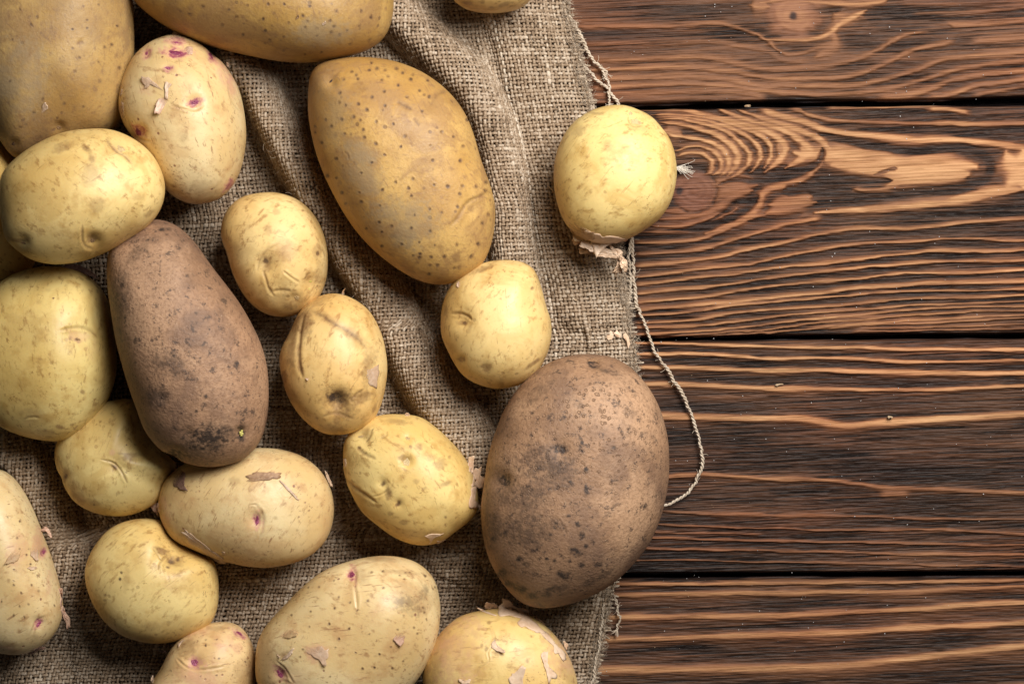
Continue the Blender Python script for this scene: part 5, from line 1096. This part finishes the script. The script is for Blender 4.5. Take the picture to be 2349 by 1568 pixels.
def build_potato(key, idx):
    P = PT[key]
    n, m = P['res']
    mb = 14
    th = np.concatenate([np.linspace(-np.pi / 2, 0, mb, endpoint=False)[1:], np.linspace(0, np.pi / 2, m, endpoint=False)])
    ph = np.linspace(-np.pi, np.pi, n, endpoint=False)
    R = radius(P, ph) * P['k']
    T, F = np.meshgrid(th, ph, indexing='ij')
    cr = np.abs(np.cos(T)) ** (2 / NE); sr = np.sign(np.sin(T)) * np.abs(np.sin(T)) ** (2 / NE)
    X = P['c'][0] + R[None, :] * cr * np.cos(F); Y = P['c'][1] + R[None, :] * cr * np.sin(F)
    Z = P['zc'] + P['H'] * sr
    V = np.stack([X, Y, Z], -1).reshape(-1, 3)
    V = np.vstack([V, [(P['c'][0], P['c'][1], P['zc'] - P['H']), (P['c'][0], P['c'][1], P['zc'] + P['H'])]])
    Rr = np.concatenate([np.repeat(R[None, :], len(th), 0).ravel(), [R.mean(), R.mean()]])
    C = np.array([P['c'][0], P['c'][1], P['zc']])
    d = V - C
    Nn = np.stack([d[:, 0] / Rr ** 2, d[:, 1] / Rr ** 2, d[:, 2] / P['H'] ** 2], 1)
    Nn /= np.linalg.norm(Nn, axis=1)[:, None] + 1e-12
    up = np.clip(d[:, 2] / P['H'], -1, 1)
    V = V + Nn * (lumps(V, 100 + idx, .0015) * (0.16 + .84 * np.abs(up)))[:, None]
    px, py = to_plan(V)
    topm = up > -.02
    A = np.zeros((len(V), 4)); disp = np.zeros(len(V))
    jn = (vnoise(px / 7, py / 7, 200 + idx) - .5) * .5 + (vnoise(px / 3, py / 3, 300 + idx) - .5) * .35
    for x, y, r, dep in P['dent']:
        s = np.hypot(px - x, py - y) / r
        disp -= topm * dep / 1000 * np.exp(-s * s * 1.6)
    for ch, x, y, rx, ry, a, s in P['stain']:
        dx, dy = px - x, py - y
        u = (dx * math.cos(a) + dy * math.sin(a)) / rx; v = (-dx * math.sin(a) + dy * math.cos(a)) / ry
        g = s * (1 - sstep(.45, 1.2, np.hypot(u, v) + jn)) * topm
        c = 'RGBA'.index(ch); A[:, c] = np.maximum(A[:, c], g)
    for pts, hw, dep, br, lip in P['crease']:
        L = np.array(pts)
        sel = np.where(topm & (px > L[:, 0].min() - hw * 5) & (px < L[:, 0].max() + hw * 5) & (py > L[:, 1].min() - hw * 5) & (py < L[:, 1].max() + hw * 5))[0]
        if not len(sel): continue
        dd, t = line_dist(px[sel], py[sel], pts, 40)
        tap = np.clip(np.minimum(t, 1 - t) * 7, 0, 1) ** .6
        w = hw * (.4 + .42 * tap) * (.8 + .4 * vnoise(t * 9, t * 0 + hw, 400))
        disp[sel] += tap * (-.30 * dep * np.exp(-(dd / w) ** 2) + lip * .17 * np.exp(-((dd - 2.3 * w) / (1.5 * w)) ** 2)) / 1000
        A[sel, 0] = np.maximum(A[sel, 0], br * tap * np.exp(-(dd / (w * 1.4)) ** 2 * .9) * (.55 + .9 * jn[sel] + .3))
        A[sel, 2] = np.maximum(A[sel, 2], .36 * br * tap * np.exp(-(dd / (w * .42)) ** 2))
    rs = np.random.default_rng(900 + idx)
    for x, y, r in P['spot']:
        r *= rs.uniform(.75, 1.2); pw = rs.uniform(.7, 1.15)
        s = np.hypot(px - x, py - y)
        sel = np.where(topm & (s < r * 2.2))[0]
        ss = s[sel] / r * (1 + jn[sel] * .5)
        A[sel, 0] = np.maximum(A[sel, 0], pw * np.exp(-ss ** 4))
        A[sel, 2] = np.maximum(A[sel, 2], .75 * pw * np.exp(-(ss / .75) ** 4))
        disp[sel] += (.10 * np.exp(-((ss - 1.0) / .4) ** 2) - .16 * np.exp(-(ss / .7) ** 2)) / 1000
    if P['dust']:
        A[:, 3] = np.maximum(A[:, 3], P['dust'])
    V = V + Nn * disp[:, None]
    nr = len(th)
    i, j = np.meshgrid(np.arange(nr - 1), np.arange(n), indexing='ij'); j2 = (j + 1) % n
    Q = np.stack([i * n + j, i * n + j2, (i + 1) * n + j2, (i + 1) * n + j], -1).reshape(-1, 4)
    jb = np.arange(n); jb2 = (jb + 1) % n
    bot, top = nr * n, nr * n + 1
    me = bpy.data.meshes.new("body")
    Tb = np.stack([np.full(n, bot), jb2, jb], 1); Tt = np.stack([(nr - 1) * n + jb, (nr - 1) * n + jb2, np.full(n, top)], 1)
    me.vertices.add(len(V)); me.vertices.foreach_set("co", V.astype(np.float32).ravel())
    lv = np.concatenate([Q.ravel(), Tb.ravel(), Tt.ravel()]).astype(np.int32)
    ls = np.concatenate([np.arange(0, Q.size, 4), Q.size + np.arange(0, 6 * n, 3)]).astype(np.int32)
    me.loops.add(len(lv)); me.loops.foreach_set("vertex_index", lv)
    me.polygons.add(len(ls)); me.polygons.foreach_set("loop_start", ls)
    me.update(calc_edges=True)
    me.polygons.foreach_set("use_smooth", np.ones(len(ls), bool))
    add_color(me, "marks", A)
    root = empty("potato", (P['c'][0], P['c'][1], P['zc'] - P['H']), label=P['label'], category="potato", group="potatoes on the sackcloth")
    link("body", me, skin_material(key, P['kind'], P['tint'], P['dust']), root)
    half = int((mb - 4) * n)
    bvh = BVHTree.FromPolygons([tuple(v) for v in V], [tuple(x) for x in Q[half:]] + [tuple(x) for x in Tt])
    camp = Vector((0, 0, HC))
    def hit(x, y):
        dirv = (Vector((wx(x), wy(y), 0)) - camp).normalized()
        loc, nor, _, _ = bvh.ray_cast(camp, dirv)
        return loc, nor, dirv
    def surf(x, y, off, fall):
        loc, nor, dirv = hit(x, y)
        if loc is None:
            t = (HC - fall) / -dirv.z
            loc = camp + dirv * t
        if off: loc = loc - dirv * off
        return np.array(loc)
    # eyes: little lumpy buds set in their hollows
    for x, y, rx, ry, a, col in P['eye']:
        if hit(x, y)[0] is None: continue
        if col == 'pink': rx, ry = rx * .85, ry * .85
        elif col != 'scar': rx, ry = rx * .7, ry * .7
        nr_, ns = 7, 22
        vs = [surf(x, y, .00045, P['zc'])]
        for ir in range(1, nr_ + 1):
            for js in range(ns):
                t = ir / nr_; w = 2 * np.pi * js / ns
                wob = 1 + .13 * math.sin(w * 3 + idx + x) * t + .10 * math.sin(w * 5 + y) + .07 * math.sin(w * 8 + x)
                u, v = rx * t * wob * math.cos(w), ry * t * wob * math.sin(w)
                X_, Y_ = x + u * math.cos(a) - v * math.sin(a), y + u * math.sin(a) + v * math.cos(a)
                hgt = .00022 * (1 - t ** 2) + (.00016 * math.sin(u * 1.0 + x) * math.cos(v * 1.2 + y) * (1 - t ** 3)) - (.0004 if ir == nr_ else 0)
                vs.append(surf(X_, Y_, hgt, P['zc']))
        fs = [(0, 1 + (j + 1) % ns, 1 + j) for j in range(ns)]
        me2 = bpy.data.meshes.new("eye")
        for ir in range(nr_ - 1):
            for j in range(ns):
                j2_ = (j + 1) % ns
                fs.append((1 + ir * ns + j, 1 + ir * ns + j2_, 1 + (ir + 1) * ns + j2_, 1 + (ir + 1) * ns + j))
        me2.from_pydata([tuple(v) for v in vs], [], fs)
        me2.polygons.foreach_set("use_smooth", np.ones(len(fs), bool))
        link("scar" if col == 'scar' else "eye", me2, EYES[col], root)
    for x, y in P['bud']:
        for k, (dx, dy, r) in enumerate([(1.2, -4.5, 2.6), (-2.2, -.5, 3.0), (1.8, 1.2, 2.8), (-.2, 4.2, 2.6)]):
            c = surf(x + dx, y + dy, .0006, P['zc'])
            a_, b_ = np.meshgrid(np.linspace(.05, np.pi - .05, 9), np.linspace(0, 2 * np.pi, 14, endpoint=False), indexing='ij')
            rr = r * S * (1 + .12 * np.sin(3 * b_ + k))
            W = np.stack([c[0] + rr * np.sin(a_) * np.cos(b_), c[1] + rr * 1.3 * np.sin(a_) * np.sin(b_), c[2] + rr * np.cos(a_)], -1).reshape(-1, 3)
            i_, j_ = np.meshgrid(np.arange(8), np.arange(14), indexing='ij')
            link("sprout", quad_mesh("sprout", W, np.stack([i_ * 14 + j_, (i_ + 1) * 14 + j_, (i_ + 1) * 14 + (j_ + 1) % 14, i_ * 14 + (j_ + 1) % 14], -1).reshape(-1, 4)), BUD, root)
    # peeling skin: thin curled sheets
    for fi, (poly, lift, dr, col) in enumerate(P['flake']):
        o = np.array(poly, float)
        m2 = len(o); N2 = max(26, m2 * 4)
        per = np.concatenate([[0], np.cumsum(np.linalg.norm(np.diff(np.vstack([o, o[:1]]), axis=0), axis=1))])
        rf = np.random.default_rng(fi * 31 + idx)
        ring = closed_line(poly, N2)
        wv = np.linspace(0, 2 * np.pi, N2, endpoint=False)
        ring = o.mean(0) + (ring - o.mean(0)) * (1 + .10 * np.sin(3 * wv + rf.uniform(0, 6)) + .09 * np.sin(7 * wv + rf.uniform(0, 6)) + .06 * np.sin(11 * wv + rf.uniform(0, 6)))[:, None]
        ring += rf.normal(0, .5, ring.shape)
        c = o.mean(0)
        size = np.abs(o - c).max() + 1e-6
        dv = np.array(dr, float); dv /= np.linalg.norm(dv)
        base = P['zc'] if lift >= 0 else P['zc'] + lift / 1000
        L0 = max(lift, 1.0) / 1000
        vs = []; fd = []; K = 5
        for k in range(K + 1):
            f = k / K
            for p in (ring if k else ring[:1]):
                X_, Y_ = c + (p - c) * f
                s = ((X_ - c[0]) * dv[0] + (Y_ - c[1]) * dv[1]) / size
                crump = .00022 * math.sin(X_ * .9 + fi) * math.sin(Y_ * 1.1 + idx)
                off = .00010 + L0 * (max(0, s * .6 + .4) ** 2) * 1.1 + abs(crump) * (.4 + f)
                fall = base + (crump * 3 if lift < 0 else 0) - (.004 * max(0, s) if lift < 0 else 0)
                vs.append(surf(X_, Y_, off, fall)); fd.append(1.0 if lift < 0 or col == 'loose' else .04 + .96 * float(sstep(-.75, .25, s + .12 * math.sin(X_ * .7 + Y_ * .5))))
        fs = [(0, 1 + j, 1 + (j + 1) % N2) for j in range(N2)]
        for k in range(K - 1):
            for j in range(N2):
                j2_ = (j + 1) % N2
                fs.append((1 + k * N2 + j, 1 + (k + 1) * N2 + j, 1 + (k + 1) * N2 + j2_, 1 + k * N2 + j2_))
        me3 = bpy.data.meshes.new("skin_flake")
        me3.from_pydata([tuple(v) for v in vs], [], fs)
        me3.polygons.foreach_set("use_smooth", np.ones(len(fs), bool))
        fd = np.array(fd); add_color(me3, "fade", np.stack([fd, fd, fd, fd * 0 + 1], 1))
        of = link("skin_flake", me3, PEELS[col], root)
        sm = of.modifiers.new("thickness", 'SOLIDIFY'); sm.thickness = .00022; sm.offset = 0

for idx, key in enumerate(PT): build_potato(key, idx)

# ------------------------------------------------------------------ crumbs and dust
def chip(name, poly, z, mat, label, cat, group=None, thick=.0005):
    o = np.array(poly, float); c = o.mean(0)
    r = np.random.default_rng(int(abs(c[0] * 7 + c[1])))
    vs = [(wx(c[0]), wy(c[1]), z + thick * 2.2)] + [(wx(p[0]), wy(p[1]), z + thick * (1 + r.uniform(0, 1.4))) for p in o] + [(wx(p[0]), wy(p[1]), z) for p in o]
    n = len(o)
    fs = [(0, 1 + (j + 1) % n, 1 + j) for j in range(n)] + [(1 + j, 1 + (j + 1) % n, 1 + n + (j + 1) % n, 1 + n + j) for j in range(n)] + [tuple(range(2 * n, n, -1))]
    me = bpy.data.meshes.new(name); me.from_pydata(vs, [], fs)
    pr = dict(label=label, category=cat)
    if group: pr['group'] = group
    return link(name, me, mat, None, **pr)
CHIP = simple("dry_crumb", (.34, .22, .12), (.55, .42, .27), .7, 900, .5)
chip("crumb", q(3, 2, (65, 400), (75, 388), (100, 384), (130, 382), (145, 390), (110, 396), (85, 405)), -.0008, CHIP, "long pale crumb on the third plank near the twine loop", "crumb", "crumbs on the planks")
chip("crumb", q(3, 2, (1095, 690), (1102, 678), (1118, 680), (1140, 684), (1138, 698), (1115, 696), (1102, 706)), -.0008, CHIP, "small knobbly crumb beside the broad pale streak of the third plank", "crumb", "crumbs on the planks", .0011)
chip("wood_splinter", A_((1400, 70), (1425, 58), (1470, 58), (1478, 78), (1440, 82), (1410, 82)), -.0008, CHIP, "brown wood splinter at the gap below the top plank", "splinter", None, .0008)
PEEL_CRUMB = simple("peel_crumb_skin", (.58, .37, .23), (.74, .53, .36), .46, 500, .3)
chip("peel_crumb", q(2, 1, (865, 1530), (885, 1465), (905, 1455), (930, 1500), (915, 1545), (880, 1552)), .0035, PEEL_CRUMB, "curled peel crumb on the cloth edge, farthest from the twine", "peel crumb", "peel crumbs on the cloth edge")
chip("peel_crumb", q(2, 1, (930, 1490), (960, 1462), (1000, 1505), (985, 1530), (950, 1520)), .0035, PEEL_CRUMB, "middle one of three peel crumbs on the cloth edge", "peel crumb", "peel crumbs on the cloth edge")
chip("peel_crumb", q(2, 1, (1015, 1500), (1040, 1485), (1065, 1520), (1080, 1590), (1062, 1630), (1045, 1560), (1020, 1530)), .0032, PEEL_CRUMB, "narrow peel crumb at the very rim of the cloth, above the large brown potato", "peel crumb", "peel crumbs on the cloth edge")
PEEL_SCRAP = simple("peel_scrap_skin", (.17, .09, .065), (.32, .19, .14), .5, 700, .4)
chip("peel_scrap", q(0, 1, (600, 875), (650, 850), (750, 870), (850, 920), (898, 960), (890, 985), (800, 950), (720, 925), (640, 900)), .004, PEEL_SCRAP, "dark peel scrap in the shade between the yellow potatoes and the long russet", "peel scrap")
# straw bits on the cloth
for k, (tx, ty, a, b) in enumerate([(1, 2, (1565, 328), (1585, 275)), (1, 2, (1670, 290), (1732, 318)), (2, 1, (330, 155), (375, 195)), (2, 1, (560, 1180), (595, 1195))]):
    L = smooth_line(q(tx, ty, a, b), 4)
    h = cloth_h(L[:, 0], L[:, 1]) + .0013
    tube_obj("straw", [np.column_stack([wx(L[:, 0]), wy(L[:, 1]), h])], [np.full(4, 1.1)], [np.full(4, .00035)],
             CHIP, None, 5, 1.0, category="straw", group="straw bits on the sackcloth",
             label=["steep straw bit on the wide fold left of the small roundish potato", "slanting straw bit on the wide fold, nearest the small roundish potato", "straw bit on the cloth left of the round potato on the cloth edge", "short flat straw bit on the cloth below the hanging torn skin"][k])
# white dust in the grain
dv, df = [], []
for _ in range(240):
    x, y = rng.uniform(1330, 2349), rng.uniform(0, 1568)
    if x < np.interp(y, EDGE[:, 1], EDGE[:, 0]) + 6: continue
    r = rng.uniform(.00008, .00028); z = -.0012 + r
    o = len(dv)
    for a in range(5): dv.append((wx(x) + r * rng.uniform(.6, 1.4) * math.cos(a * 1.2566), wy(y) + r * rng.uniform(.6, 1.4) * math.sin(a * 1.2566), z))
    dv.append((wx(x), wy(y), z + r)); df += [(o + a, o + (a + 1) % 5, o + 5) for a in range(5)]
me = bpy.data.meshes.new("dust"); me.from_pydata(dv, [], df)
link("dust", me, simple("dust_white", (.5, .48, .46), (.7, .68, .66), .9, 900, .2), None, kind="stuff", label="pale specks of dust scattered on the planks", category="dust")

sv, sf = [], []
for _ in range(420):
    x, y = rng.uniform(20, 1640), rng.uniform(10, 1560)
    if hidden(np.array([x]), np.array([y]), 1.0)[0]: continue
    ex = np.interp(y, EDGE[:, 1], EDGE[:, 0])
    z = float(cloth_h(np.array([x]), np.array([y]))[0]) + .0007 if x < ex else -.0011
    r = rng.uniform(.00015, .00045) * (1 if x < ex else .6); o = len(sv)
    for a in range(6):
        rr = r * rng.uniform(.6, 1.4); sv.append((wx(x) + rr * math.cos(a * 1.0472), wy(y) + rr * math.sin(a * 1.0472), z))
    sv.append((wx(x), wy(y), z + r * .9)); sf += [(o + a, o + (a + 1) % 6, o + 6) for a in range(6)]
me = bpy.data.meshes.new("soil"); me.from_pydata(sv, [], sf)
link("soil", me, simple("soil_grain", (.10, .062, .038), (.46, .33, .20), .85, 60, .2), None, kind="stuff", label="grains of dry soil scattered over the sackcloth", category="soil")
